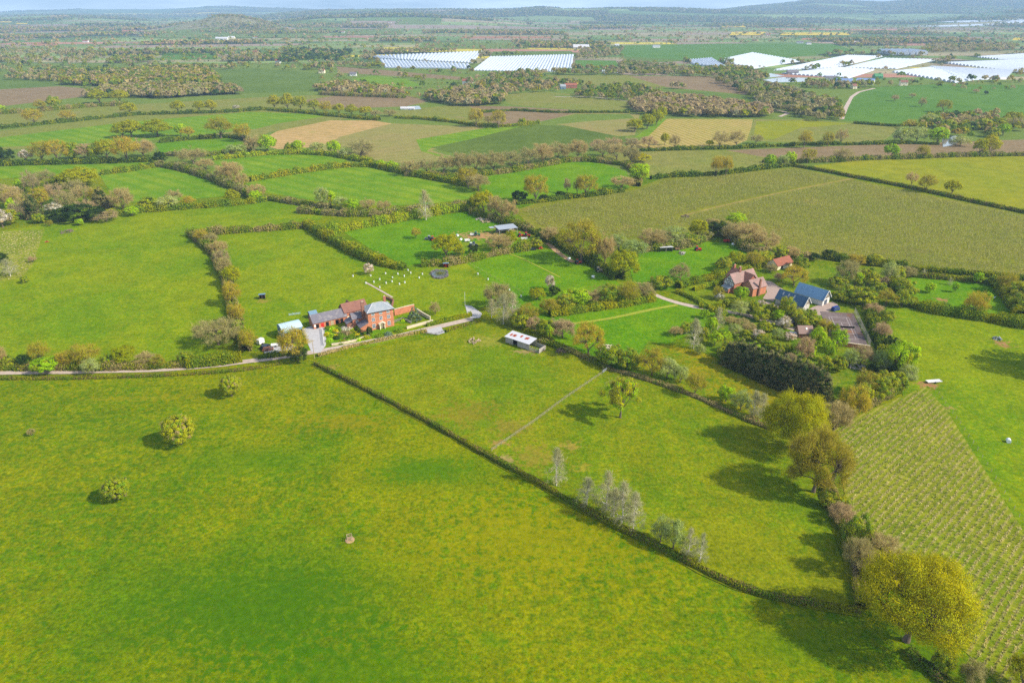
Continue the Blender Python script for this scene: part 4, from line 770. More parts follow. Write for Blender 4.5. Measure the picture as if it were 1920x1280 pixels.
def far_hedges():
    P3, HH, CC = [], [], []; near = [[], [], []]
    cover = [[(P(*p)[0], P(*p)[1]) for p in pts(s)] for k, s in FIELDS[1:]]
    for x, y, wd, d, wd_, hill in CELLS:
        if y > 9500 and hill < 1: dens = 20.0
        else: dens = 6 + y*0.0014
        segs = [((x, y), (x+wd, y)), ((x, y), (x, y+d))]
        for (x0, y0), (x1, y1) in segs:
            L = math.hypot(x1-x0, y1-y0); n = max(2, int(L/dens)); t = rng.random(n); keep = (np.sin(t*9+x0*.01)+rng.normal(size=n)*.7) > -1.9; t = t[keep]
            X, Y = warp(x0+(x1-x0)*t, y0+(y1-y0)*t); X = X+rng.normal(size=len(t))*3; Y = Y+rng.normal(size=len(t))*3; near[0].append(X); near[1].append(Y)
            near[2].append(np.where(rng.random(len(t)) < .2, rng.uniform(8, 13, len(t)), rng.uniform(2.5, 5.5, len(t)))*(1+y/16000))
        if wd_:
            sp = 8+y*0.0030; n = int(wd*d*.8/sp**2); s, t = rng.random(n), rng.random(n); X, Y = warp(x+s*wd, y+t*d); near[0].append(X); near[1].append(Y); near[2].append(rng.uniform(8, 14, n)*(1+y/16000))
    X, Y, Hh = map(np.concatenate, near); k = (Y > 1180) & (np.abs(X) < 0.86*Y+60); 
    u = 960+F_PX*X/(Y*CP+52)
    tun = np.zeros(len(X), bool)
    for q in TUNNEL_PX: tun |= in_poly(X, Y, [(P(*p)[0], P(*p)[1]) for p in q])
    for q in cover[:1]: pass
    for q in cover: 
        if np.mean([c[1] for c in q]) > 700: tun |= in_poly(X, Y, q)
    zone = in_poly(X, Y, [P(*p)[:2] for p in pts('1440,162 1960,162 1990,98 1440,103')]); tun |= zone & (rng.random(len(X)) < .8)
    k &= ~tun; X, Y, Hh = X[k], Y[k], Hh[k]; Z = H(X, Y); cl = fcol(len(X))
    for lo, hi_, n, ls, lb in ((0, 2200, 44, .155, 'distant hedgerow trees across the valley floor'), (2200, 5000, 18, .24, 'far hedgerow trees and copses fading into the plain'), (5000, 20000, 7, .42, 'faint woods and hedges on the horizon hills')):
        m = (Y >= lo) & (Y < hi_); print('far trees', lo, m.sum()); blobs('distant_trees', np.stack([X, Y, Z], 1)[m], Hh[m], cl[m], lb, n, ls)
TUNNEL_PX = [pts(s) for s in ['712,111 885,119 905,95 695,105','722,129 885,131 880,119 710,114','885,134 1072,137 1077,103 922,106','1300,124 1368,130 1335,109 1285,113','1352,112 1405,130 1498,116 1410,101','1452,132 1545,130 1652,107 1588,106','1470,140 1592,147 1632,134 1578,127',
  '1578,129 1682,131 1760,113 1655,109','1675,134 1792,155 1832,148 1742,129','1738,125 1800,151 1882,148 1898,135','1775,119 1882,134 1960,136 1960,113 1827,108','1838,108 1870,112 1960,114 1960,100','1695,50 1770,51 1872,48 1860,45']]
far_hedges()
# ================================================================ BUILDINGS AND SMALL THINGS
M_ = {}
def pm(k, *a, **kw):
    if k not in M_: M_[k] = plain_mat(k, *a, **kw)
    return M_[k]
BRICK = brick_mat('red_brick', (190,118,92)); BRICK2 = brick_mat('orange_brick', (216,138,100)); BRICKD = brick_mat('old_brick', (150,104,86))
SLATE = pm('slate', (104,100,108), 0.3, 2.5, 0.6, 0.3, stretch=(1, 6, 1), dirt=(140,132,128)); SLATEL = pm('pale_slate', (138,144,148), 0.22, 2.5, 0.5, 0.35, stretch=(1, 5, 1), dirt=(164,162,158))
TILE = pm('clay_tile', (134,94,80), 0.25, 3.0, 0.8, 0.1, stretch=(1, 5, 1), dirt=(120,84,76)); TILEP = pm('pinkish_tile', (140,116,106), 0.16, 3.0, 0.8, 0.1, stretch=(1, 5, 1), dirt=(172,130,124)); TILER = pm('red_tile', (140,88,70), 0.2, 3.0, 0.8, 0.1, dirt=(170,96,72))
WHITE = pm('white_paint', (215,213,208), 0.05, 2, 0.6, 0.2); GLASS = pm('window_glass', (70,84,100), 0.2, 1, 0.12, 0.5); DARKW = pm('dark_opening', (38,34,34), 0.2, 1, 0.9, 0.05)
CREAM = pm('cream_render', (236,222,190), 0.06, 1, 0.8, 0.1); BLUEM = pm('blue_steel_roof', (98,132,160), 0.08, 0.5, 0.42, 0.4, stretch=(8, .3, 1)); BLUEW = pm('blue_grey_sheet', (104,132,150), 0.12, 1, 0.6, 0.3)
BLUER = pm('pale_blue_roof', (168,190,200), 0.08, 1, 0.5, 0.3); CORR = pm('corrugated_sheet', (190,188,190), 0.08, 2, 0.5, 0.3); RUST = pm('rust', (158,74,48), 0.3, 3, 0.9, 0.1); GREYW = pm('weathered_boards', (166,158,150), 0.25, 3, 0.9, 0.1, stretch=(6, 6, .5), dirt=(120,104,92))
WOOD = pm('timber', (170,150,120), 0.25, 3, 0.9, 0.1); REDP = pm('red_paint', (190,44,34), 0.15, 2, 0.45, 0.4); STONE = pm('pale_stone', (206,190,160), 0.2, 1.5, 0.9, 0.1); TYRE = pm('tyre', (38,38,40), 0.2, 3, 0.9, 0.1)
BLACKP = pm('black_paint', (30,34,44), 0.1, 2, 0.3, 0.5); GREENP = pm('green_paint', (70,130,80), 0.15, 2, 0.5, 0.3); PLASTIC = pm('white_polythene', (182,188,198), 0.10, 0.4, 0.35, 0.35); BLUEC = pm('blue_sheet', (60,100,170), 0.1, 2, 0.5, 0.3); BALE = pm('bale_wrap', (222,222,222), 0.08, 2, 0.4, 0.3)
class MB:
    def __init__(s): s.v = []; s.f = []; s.m = []
    def face(s, P_, mi=0): b = len(s.v); s.v += [tuple(p) for p in P_]; s.f.append(tuple(range(b, b+len(P_)))); s.m.append(mi)
    def box(s, x0, x1, y0, y1, z0, z1, mi=0):
        p = [(x, y, z) for z in (z0, z1) for y in (y0, y1) for x in (x0, x1)]; b = len(s.v); s.v += p
        for f in ((0,2,3,1),(4,5,7,6),(0,1,5,4),(2,6,7,3),(0,4,6,2),(1,3,7,5)): s.f.append(tuple(b+i for i in f)); s.m.append(mi)
    def hexa(s, P8, mi=0):        # 8 corners, bottom four then top four, both anticlockwise
        b = len(s.v); s.v += [tuple(p) for p in P8]
        for f in ((3,2,1,0),(4,5,6,7),(0,1,5,4),(1,2,6,5),(2,3,7,6),(3,0,4,7)): s.f.append(tuple(b+i for i in f)); s.m.append(mi)
    def slab(s, q, t, mi=0):      # a thick plate on four corners
        q = [Vector(p) for p in q]; n = (q[1]-q[0]).cross(q[3]-q[0]).normalized()
        if n.z < 0: n = -n; q = q[::-1]
        s.hexa(q + [p+n*t for p in q], mi)
    def cyl(s, c, r, l, ax='y', k=12, mi=0):
        b = len(s.v)
        for e in (-l/2, l/2):
            for i in range(k):
                a = 2*PI*i/k; q = {'y': (r*math.cos(a), e, r*math.sin(a)), 'x': (e, r*math.cos(a), r*math.sin(a)), 'z': (r*math.cos(a), r*math.sin(a), e)}[ax]; s.v.append((c[0]+q[0], c[1]+q[1], c[2]+q[2]))
        for i in range(k): j = (i+1) % k; s.f.append((b+i, b+j, b+k+j, b+k+i)); s.m.append(mi)
        s.f.append(tuple(b+i for i in range(k))[::-1]); s.f.append(tuple(b+k+i for i in range(k))); s.m += [mi, mi]
    def build(s, name, mats, parent=None):
        me = bpy.data.meshes.new(name); me.from_pydata(s.v, [], s.f)
        for m in (mats if isinstance(mats, (list, tuple)) else [mats]): me.materials.append(m)
        me.polygons.foreach_set('material_index', s.m); me.update(); return link(name, me, parent)
def frame(name, a, b, label, cat, group=None, z=0.0):
    """an Empty at survey pixel a, its x axis running towards b; returns (empty, length)"""
    p, q = P(*a), P(*b); o = bpy.data.objects.new(name, None); COL.objects.link(o); o.location = (p[0], p[1], p[2]+z); o.rotation_euler = (0, 0, math.atan2(q[1]-p[1], q[0]-p[0]))
    tag(o, label, cat, group); return o, math.hypot(q[0]-p[0], q[1]-p[1])
def at(name, u, v, rz, label, cat, group=None):
    o = bpy.data.objects.new(name, None); COL.objects.link(o); o.location = P(u, v); o.rotation_euler = (0, 0, R(rz)); tag(o, label, cat, group); return o
def gable(parent, x0, x1, y0, y1, eave, ridge, wall, roof, axis='x', over=0.35, z0=0.0, wname='wall', rname='roof', t=0.14):
    """walls with gables and a two-sided roof"""
    m = MB(); 
    if axis == 'x':
        ym = (y0+y1)/2; A = [(x0,y0,z0),(x1,y0,z0),(x1,y1,z0),(x0,y1,z0)]; B = [(x0,y0,eave),(x1,y0,eave),(x1,y1,eave),(x0,y1,eave)]; r0, r1 = (x0,ym,ridge), (x1,ym,ridge)
        m.face([A[0],A[1],B[1],B[0]]); m.face([A[2],A[3],B[3],B[2]]); m.face([A[1],A[2],B[2],r1,B[1]]); m.face([A[3],A[0],B[0],r0,B[3]])
    else:
        xm = (x0+x1)/2; A = [(x0,y0,z0),(x1,y0,z0),(x1,y1,z0),(x0,y1,z0)]; B = [(x0,y0,eave),(x1,y0,eave),(x1,y1,eave),(x0,y1,eave)]; r0, r1 = (xm,y0,ridge), (xm,y1,ridge)
        m.face([A[0],A[1],B[1],r0,B[0]]); m.face([A[2],A[3],B[3],r1,B[2]]); m.face([A[1],A[2],B[2],B[1]]); m.face([A[3],A[0],B[0],B[3]])
    w_ = m.build(wname, wall, parent); m = MB()
    half = ((y1-y0) if axis == 'x' else (x1-x0))/2; sl_ = (ridge-eave)/half; e = eave-over*sl_+.02; rz_ = ridge+.02; o_ = over
    if axis == 'x':
        m.slab([(x0-o_,y0-o_,e),(x1+o_,y0-o_,e),(x1+o_,ym,rz_),(x0-o_,ym,rz_)], t); m.slab([(x0-o_,y1+o_,e),(x0-o_,ym,rz_),(x1+o_,ym,rz_),(x1+o_,y1+o_,e)][::-1], t)
    else:
        m.slab([(x0-o_,y0-o_,e),(xm,y0-o_,rz_),(xm,y1+o_,rz_),(x0-o_,y1+o_,e)][::-1], t); m.slab([(x1+o_,y0-o_,e),(x1+o_,y1+o_,e),(xm,y1+o_,rz_),(xm,y0-o_,rz_)], t)
    return w_, m.build(rname, roof, parent)
def window(parent, side, s, z, w_, h, off, name='window', fr=WHITE, gl=GLASS, bars=True):
    """side 'f','b' (faces -y,+y at y=off) or 'l','r' (faces -x,+x at x=off); frame with a pane sub-part"""
    m = MB(); g = MB(); d = .07; t = .12
    def bx(M, a0, a1, z0, z1, e0, e1):
        if side == 'f': M.box(a0, a1, off-e1, off-e0, z0, z1)
        elif side == 'b': M.box(a0, a1, off+e0, off+e1, z0, z1)
        elif side == 'l': M.box(off-e1, off-e0, a0, a1, z0, z1)
        else: M.box(off+e0, off+e1, a0, a1, z0, z1)
    a0, a1 = s-w_/2, s+w_/2; bx(m, a0, a0+t, z, z+h, -.02, d); bx(m, a1-t, a1, z, z+h, -.02, d); bx(m, a0+t, a1-t, z, z+t, -.02, d); bx(m, a0+t, a1-t, z+h-t, z+h, -.02, d)
    if bars: bx(m, s-.05, s+.05, z+t, z+h-t, -.02, d-.01); bx(m, a0+t, s-.05, z+h/2-.05, z+h/2+.05, -.02, d-.012); bx(m, s+.05, a1-t, z+h/2-.05, z+h/2+.05, -.02, d-.012)
    f = m.build(name, fr, parent); bx(g, a0+t, a1-t, z+t, z+h-t, -.02, .02); g.build('pane', gl, f); return f
def opening(parent, side, s, z, w_, h, off, mat=DARKW, name='doorway', e1=.03):
    g = MB(); a0, a1 = s-w_/2, s+w_/2
    if side == 'f': g.box(a0, a1, off-e1, off+.02, z, z+h)
    elif side == 'l': g.box(off-e1, off+.02, a0, a1, z, z+h)
    elif side == 'b': g.box(a0, a1, off-.02, off+e1, z, z+h)
    else: g.box(off-.02, off+e1, a0, a1, z, z+h)
    return g.build(name, mat, parent)
def chimney(parent, x, y, z0, z1, w_=.9, mat=BRICK, pots=2):
    m = MB(); m.box(x-w_/2, x+w_/2, y-w_*.35, y+w_*.35, z0, z1); m.box(x-w_/2-.08, x+w_/2+.08, y-w_*.35-.08, y+w_*.35+.08, z1, z1+.2); c = m.build('chimney', mat, parent)
    for i in range(pots):
        q = MB(); q.cyl((x+(i-(pots-1)/2)*.35, y, z1+.42), .12, .44, 'z', 8); q.build('chimney_pot', STONE, c)
    return c
# ---- brick farmhouse
def farmhouse():
    o, L = frame('farmhouse', (692.5,620.5), (739.5,611), 'tall three storey red brick farmhouse with hipped grey slate roof', 'house'); D = 7.6; E = 8.0
    m = MB(); m.box(0, L, 0, D, 0, E); m.build('wall', BRICK2, o)
    m = MB(); a, b, c, d = (-.4,-.4,E), (L+.4,-.4,E), (L+.4,D+.4,E), (-.4,D+.4,E); r0, r1 = (3.4, D/2, E+2.3), (L-3.4, D/2, E+2.3)
    m.face([a,b,r1,r0]); m.face([b,c,r1]); m.face([c,d,r0,r1]); m.face([d,a,r0]); m.face([d,c,b,a]); rf = m.build('roof', SLATEL, o)
    m = MB()
    for p, q in ((a,r0),(b,r1),(r0,r1)):
        p, q = Vector(p), Vector(q); s = Vector((q.y-p.y, p.x-q.x, 0)); s = s.normalized()*.16 if s.length > .01 else Vector((0,.16,0)); m.slab([p-s, p+s, q+s, q-s], .09)
    m.build('ridge_tiles', CORR, rf)
    m = MB(); m.box(-.45, L+.45, -.48, -.36, E-.22, E-.03); m.build('gutter', BLACKP, o)
    for i, s in enumerate((L*.2, L*.5, L*.8)):
        for z, h in ((.9, 1.9), (3.9, 1.7), (6.4, 1.2)):
            if i == 1 and z < 1: continue
            window(o, 'f', s, z, 1.35, h, 0)
    opening(o, 'f', L*.5, 0, 1.2, 2.3, 0, CREAM, 'door', .06)
    m = MB(); m.box(L*.5-1.1, L*.5-.9, -1.3, -.07, 0, 2.5); m.box(L*.5+.9, L*.5+1.1, -1.3, -.07, 0, 2.5); m.slab([(L*.5-1.4,-1.5,2.5),(L*.5,-1.5,3.3),(L*.5,-.05,3.3),(L*.5-1.4,-.05,2.5)][::-1], .1); m.slab([(L*.5,-1.5,3.3),(L*.5+1.4,-1.5,2.5),(L*.5+1.4,-.05,2.5),(L*.5,-.05,3.3)][::-1], .1); m.build('porch', CREAM, o)
    chimney(o, -.65, 4.4, 0, 11.2, 1.2, BRICKD); chimney(o, L-1.2, D-.5, E-.4, 10.8, 1.0, BRICK)
    w_, r_ = gable(o, -5.2, 0.0, 5.0, 9.4, 4.4, 6.2, BRICK, SLATE, 'x', .25, wname='wing_wall', rname='wing_roof'); window(o, 'f', -3.4, 2.4, 1.0, 1.2, 5.0)
    m = MB(); m.hexa([(-3.6,-.3,0),(0,-.3,0),(0,4.9,0),(-3.6,4.9,0),(-3.6,-.3,2.2),(0,-.3,3.8),(0,4.9,3.8),(-3.6,4.9,2.2)]); m.build('lean_to_wall', BRICK2, o)
    m = MB(); m.slab([(-3.9,-.5,2.15),(-.01,-.5,3.88),(-.01,4.88,3.88),(-3.9,4.88,2.15)][::-1], .12); m.build('lean_to_roof', SLATE, o)
    m = MB(); m.box(-7.5, -5.2, 5.2, 9.0, 0, 2.6); m.build('store_wall', BRICKD, o); m = MB(); m.slab([(-7.8,4.9,2.62),(-5.21,4.9,3.9),(-5.21,9.3,3.9),(-7.8,9.3,2.62)][::-1], .12); m.build('store_roof', SLATE, o)
farmhouse()
def long_barn():
    o, L = frame('long_barn', (589,617.5), (651,603), 'long low brick stable range with weathered grey slate roof', 'barn'); gable(o, 0, L, 0, 6.2, 2.7, 5.2, BRICK2, SLATE, 'x', .3)
    for i in range(6):
        opening(o, 'f', 1.6+i*(L-3)/5.4, 0, 1.3, 2.0, 0, [DARKW, REDP, DARKW, WOOD, DARKW, DARKW][i], ['doorway', 'door'][i in (1, 3)])
    opening(o, 'f', .55, .9, .7, 1.1, 0, WHITE, 'shutter')
long_barn()
def brick_barn():
    o, L = frame('brick_barn', (648,602), (690,592), 'large brick barn with mottled red brown tiled roof behind the farmhouse', 'barn'); gable(o, 0, L, 0, 6.6, 3.9, 6.7, BRICK2, TILE, 'x', .35)
    opening(o, 'f', 1.4, 0, .9, 2.0, 0, CREAM, 'door'); opening(o, 'f', 3.2, 0, 1.0, 2.1, 0); opening(o, 'f', 5.6, 0, 2.4, 3.2, 0, SLATEL, 'barn_door'); window(o, 'f', 9, 2.6, .9, 1.1, 0)
    gable(o, L*.35, L*.6, 6.6, 9.4, 2.8, 5.4, BRICKD, TILE, 'y', .2, wname='rear_wing_wall', rname='rear_wing_roof'); gable(o, -3.2, 0.0, 2.4, 6, 2.4, 4.2, BRICKD, TILE, 'x', .2, wname='end_wing_wall', rname='end_wing_roof')
brick_barn()
def dutch_barn():
    o, L = frame('curved_roof_barn', (533,638), (569,629), 'blue grey barn with a curved pale roof and open dark front', 'barn'); D = 7.5; E = 3.9; K = 8; R_ = [(D*i/K, E+1.5*math.sin(PI*i/K)) for i in range(K+1)]
    m = MB()
    for (ya, za), (yb, zb) in zip(R_[:-1], R_[1:]): m.slab([(-.3,ya,za),(L+.3,ya,za),(L+.3,yb,zb),(-.3,yb,zb)], .1)
    m.build('roof', BLUER, o)
    m = MB(); m.face([(0,D,0),(0,0,0)]+[(0,y,z) for y, z in R_]); m.face([(L,0,0),(L,D,0)]+[(L,y,z) for y, z in R_[::-1]]); m.face([(L,D,0),(0,D,0),(0,D,E),(L,D,E)]); m.box(.05, L-.05, .05, D-.05, .01, .05, 1); m.build('wall', [BLUEW, DARKW], o)
    for i in range(4): m = MB(); x = .1+i*(L-.2)/3; m.box(x-.1, x+.1, 0, .2, 0, E-.02); m.build('post', BLUEW, o)
    m = MB(); m.box(0, L, -.02, .12, E-.9, E-.05); m.build('front_panel', BLUEW, o)
dutch_barn()
o, L = frame('garden_store', (582.5,598), (595.5,595), 'small blue grey roofed store behind the long stable range', 'shed'); gable(o, 0, L, 0, 3, 1.9, 2.9, BRICKD, BLUEW, 'x', .25)
opening(o, 'f', L/2, 0, 1.2, 1.7, 0)
def shelter(a, b, label, roof, wall, D=3.2, h0=2.4, h1=1.9, inner=DARKW, name='field_shelter', cat='shelter'):
    o, L = frame(name, a, b, label, cat); m = MB(); m.face([(0,D,0),(0,0,0),(0,0,h0),(0,D,h1)]); m.face([(L,0,0),(L,D,0),(L,D,h1),(L,0,h0)]); m.face([(L,D,0),(0,D,0),(0,D,h1),(L,D,h1)]); m.build('wall', wall, o)
    m = MB(); m.slab([(-.3,-.4,h0+.05),(L+.3,-.4,h0+.05),(L+.3,D+.2,h1+.02),(-.3,D+.2,h1+.02)], .1); m.build('roof', roof, o); m = MB(); m.box(L*.45, L*.45+.18, 0, .16, 0, h0); m.build('post', wall, o)
    m = MB(); m.box(.06, L-.06, .1, D-.06, .01, .06); m.build('floor', inner, o); return o, L
shelter((487,562), (497.5,561), 'small dark wooden field shelter alone in the left paddock', BLUEW, pm('dark_boards', (96,76,66), .2, 2), 2.4)
shelter((1238,473), (1261,472), 'white topped open field shelter beside the thicket', CORR, GREYW, 3.6, 2.6, 2.2)
shelter((832,502.5), (841,502), 'small red field shelter by the pond', BLUEW, REDP, 2.2, 2.4, 2.0)
def open_barn():
    o, L = frame('machinery_barn', (937,441), (974,436.5), 'open sided machinery barn with a flat grey sheet roof', 'barn'); D = 7
    m = MB(); m.slab([(-.8,-.8,3.4),(L*.9,-.8,3.4),(L*.9,D,3.8),(-.8,D,3.8)], .12); m.slab([(-4,D-2,3.2),(-.85,D-2,3.2),(-.85,D+1,3.2),(-4,D+1,3.2)], .1); m.build('roof', pm('grey_sheet', (150,156,164), .08, 1, .5, .3), o)
    for x in (0, L*.45, L*.88):
        for y in (0, D-1): m = MB(); m.box(x-.12, x+.12, y-.12, y+.12, 0, 3.38); m.build('post', GREYW, o)
    m = MB(); m.box(0, L*.88, D-.85, D-.75, 0, 3.3); m.build('wall', GREYW, o)
open_barn()
def cattle_shed():
    o, L = frame('cattle_shed', (948,642), (1010,663), 'long wooden cattle shed with a white sheet roof streaked with rust', 'shed'); D = 4.6; E = 2.7; X = L*.72
    m = MB(); m.box(0, X*.32, 0, .1, 0, E); m.box(X*.5, X, 0, .1, 0, E); m.box(0, .1, .1, D, 0, E); m.box(0.1, X, D-.1, D, 0, E+.55); m.box(X*.32, X*.5, .5, .6, 0, E-.3, 1); m.build('wall', [GREYW, DARKW], o)
    m = MB(); m.slab([(-.3,-.4,E),(X+.2,-.4,E),(X+.2,D+.3,E+.65),(-.3,D+.3,E+.65)], .09); r_ = m.build('roof', CORR, o)
    for s in (.08, .19, .24, .45, .66, .72): m = MB(); y = random.uniform(.25, .5)*D; z = E+.65*(y+.4)/(D+.7)+.105; z2 = E+.65*(y+1.6+.4)/(D+.7)+.105; m.face([(X*s,y,z),(X*s+.9,y,z),(X*s+.9,y+1.6,z2),(X*s,y+1.6,z2)]); m.build('rusty_sheet', RUST, r_)
    for i in range(9): m = MB(); x = X+.3+i*(L-X-.3)/8; m.box(x, x+.22, 0, .08, 0, 1.5 if i % 2 else 2.2); m.build('pen_board', GREYW, o)
    m = MB(); m.box(X+.1, L, D-.1, D, 0, 1.7); m.box(L-.1, L, .1, D-.1, 0, 1.9); m.box(X+.1, L, .09, .14, .7, .95); m.build('pen_wall', GREYW, o)
cattle_shed()
def wall_run(pxs, h, t, mat, label, name='garden_wall', cat='wall', cap=None):
    p = [P(*q) for q in pxs]; o = bpy.data.objects.new(name, None); COL.objects.link(o); o.location = p[0]; tag(o, label, cat); m = MB(); c = MB()
    for a, b in zip(p[:-1], p[1:]):
        A, B = Vector(a)-Vector(p[0]), Vector(b)-Vector(p[0]); n = (B-A).normalized(); s = Vector((-n.y, n.x, 0))*t/2; q = [A-s, B-s, B+s, A+s]; m.hexa([(x.x, x.y, 0) for x in q]+[(x.x, x.y, h) for x in q]); s *= 1.3; q = [A-s, B-s, B+s, A+s]; c.hexa([(x.x, x.y, h+.002) for x in q]+[(x.x, x.y, h+.12) for x in q])
    m.build('wall_face', mat, o); c.build('coping', cap or STONE, o)
wall_run([(740,592),(758,587),(777,582.5)], 3.0, .4, BRICK2, 'orange brick garden wall running right from the farmhouse'); wall_run([(782,585),(794,593),(807,600)], 1.6, .35, STONE, 'stone capped wall closing the walled garden on the right')
wall_run([(763,617),(785,611),(812,604)], 1.0, .5, STONE, 'low pale stone wall beside the road'); wall_run([(622,648),(645,645),(668,640),(693,630)], .8, .4, STONE, 'low pale garden wall below the flower garden')
wall_run([(735,578),(738,566),(724,560)], 1.2, .4, BRICKD, 'tumbledown brick wall behind the farmhouse', cap=BRICKD); wall_run([(1572,648),(1600,652),(1630,656)], 1.8, .4, BRICK2, 'brick wall with arches below the tennis court')
# ---- timber gabled brick house
def timber_house():
    o, L = frame('timbered_house', (1376,550), (1402,543), 'red brick house with timbered white gable and pinkish tiled roofs', 'house')
    W_ = 6.5; gable(o, -.5, L+5, 0, W_, 5.2, 8.6, BRICK, TILEP, 'x', .4, wname='main_wall', rname='main_roof')
    m = MB(); m.face([(-.53,.35,5.0),(-.53,W_/2,8.2),(-.53,W_-.35,5.0)][::-1]); m.box(-.6, -.5, .3, W_-.3, 3.2, 5.0); g = m.build('timbered_gable', WHITE, o)
    m = MB()
    for y in (.6, 1.5, 2.5, 3.25, 4.0, 5.0, 5.9): m.box(-.66, -.55, y-.08, y+.08, 3.2, 5.0+max(0, 3.2-abs(y-W_/2)*1.05)-.1)
    for z in (3.2, 4.95, 6.3): d = (max(0, (z-5.0)/1.05)); m.box(-.68, -.54, .3+d, W_-.3-d, z, z+.16)
    m.build('timber_beam', pm('dark_timber', (60,50,52), .2), g)
    window(o, 'l', W_/2, 3.5, 2.0, 1.2, -.66); window(o, 'l', W_/2, .9, 1.6, 1.2, -.5)
    m = MB(); m.box(-2.6, -.5, 1.2, 5.3, 0, 2.3); m.build('bay_wall', BRICK, o); m = MB(); m.slab([(-2.9,.9,2.32),(-.51,.9,3.1),(-.51,5.6,3.1),(-2.9,5.6,2.32)][::-1], .1); m.build('bay_roof', SLATEL, o)
    window(o, 'l', 3.25, .9, 3.0, 1.3, -2.6)
    gable(o, L*.55, L*.55+7, -2.5, W_+3.5, 4.9, 8.3, BRICK, TILE, 'y', .35, wname='cross_wall', rname='cross_roof')
    chimney(o, 5.6, W_/2, 7.6, 10.8, 1.2, BRICKD); chimney(o, L*.55+3.4, W_+2.5, 7.2, 9.6, .9, BRICK)
    o2, L2 = frame('brick_wing', (1410,557), (1435,550.5), 'square brick wing with outside chimney at the front of the timbered house', 'house'); W2 = 6.2
    gable(o2, 0, L2, 0, W2, 4.2, 7.2, BRICK2, TILEP, 'x', .35); chimney(o2, 3.6, -.36, 0, 8.2, .9, BRICKD, 1); window(o2, 'l', W2/2, 2.2, 2.4, 1.3, 0); opening(o2, 'l', W2/2, 0, 2.2, 1.9, 0, DARKW)
    m = MB(); m.box(L2*.9, L2+5, W2+.6, W2+5, 0, 2.4); m.build('garage_wall', BRICKD, o2); m = MB(); m.slab([(L2*.9-.3,W2+.3,2.45),(L2+5.3,W2+.3,2.45),(L2+5.3,W2+5.3,3.4),(L2*.9-.3,W2+5.3,3.4)], .12); m.build('garage_roof', SLATEL, o2)
timber_house()
def blue_barn(a, b, W_, E, Rg, label, wall, big):
    o, L = frame('blue_roof_barn', a, b, label, 'barn', 'barns with blue metal roofs'); gable(o, 0, L, 0, W_, E, Rg, wall, BLUEM if big else pm('dark_blue_roof', (52,82,108), .1, .5, .45, .4, stretch=(8,.3,1)), 'x', .4)
    m = MB(); m.face([(L+.05,.3,E),(L+.05,W_-.3,E),(L+.05,W_/2,Rg-.35)]); m.build('timbered_gable', pm('dark_timber', (60,50,52)), o)
    m = MB()
    for y in np.linspace(1.0, W_-1.0, 5): m.box(L+.06, L+.16, y-.1, y+.1, E+.1, E+(Rg-E)*(1-abs(y-W_/2)/(W_/2))-.25)
    m.build('timber_beam', CREAM, o)
    m = MB(); m.slab([(L+.42,-.45,E-.25),(L+.62,-.45,E-.25),(L+.62,W_/2,Rg+.08),(L+.42,W_/2,Rg+.08)][::-1], .22); m.slab([(L+.42,W_+.45,E-.25),(L+.42,W_/2,Rg+.08),(L+.62,W_/2,Rg+.08),(L+.62,W_+.45,E-.25)][::-1], .22); m.build('barge_board', WHITE, o)
    if big: opening(o, 'r', W_*.45, 0, 2.6, 2.4, L, GLASS, 'glazed_door', .06)
    else: window(o, 'r', W_*.62, 1.5, .9, .9, L); window(o, 'r', W_*.3, .8, 1.0, 1.2, L)
    for i in range(3): m = MB(); x = L*(.15+i*.2); z = E+(Rg-E)*.62; y = W_/2*.62; m.slab([(x,y-.5,z-.5*(Rg-E)/(W_/2)+.2),(x+.6,y-.5,z-.5*(Rg-E)/(W_/2)+.2),(x+.6,y+.5,z+.5*(Rg-E)/(W_/2)+.2),(x,y+.5,z+.5*(Rg-E)/(W_/2)+.2)], .06); m.build('skylight', SLATEL if not big else BLUEM, o)
    return o
WALLG = pm('grey_boarding', (178,172,160), .12, 2)
blue_barn((1453,569), (1504,585.5), 5.6, 2.9, 6.2, 'dark blue roofed barn with cream gable, nearer of the blue roofed pair', WALLG, False)
blue_barn((1489,558), (1541,574), 6.2, 3.0, 6.6, 'brighter blue roofed barn with white gable, farther of the blue roofed pair', pm('white_boarding', (214,208,200), .08, 2), True)
o, L = frame('tiled_outbuilding', (1457,507), (1485,499.5), 'red tiled outbuilding among the trees behind the house', 'outbuilding'); gable(o, 0, L, 0, 6.5, 2.4, 4.9, CREAM, TILER, 'x', .4); window(o, 'f', L*.75, .8, 1.2, 1.2, 0); opening(o, 'f', L*.3, 0, 1.6, 2.0, 0)
o, L = frame('garden_cottage', (1497,634), (1523,634), 'low pink tiled outbuilding half hidden by trees', 'outbuilding'); gable(o, 0, L, 0, 5, 2.2, 4.4, BRICKD, TILEP, 'x', .3); m = MB(); m.slab([(L*.5,1.0,3.35),(L*.5+.7,1.0,3.35),(L*.5+.7,1.7,3.95),(L*.5,1.7,3.95)], .06); m.build('skylight', WHITE, o)
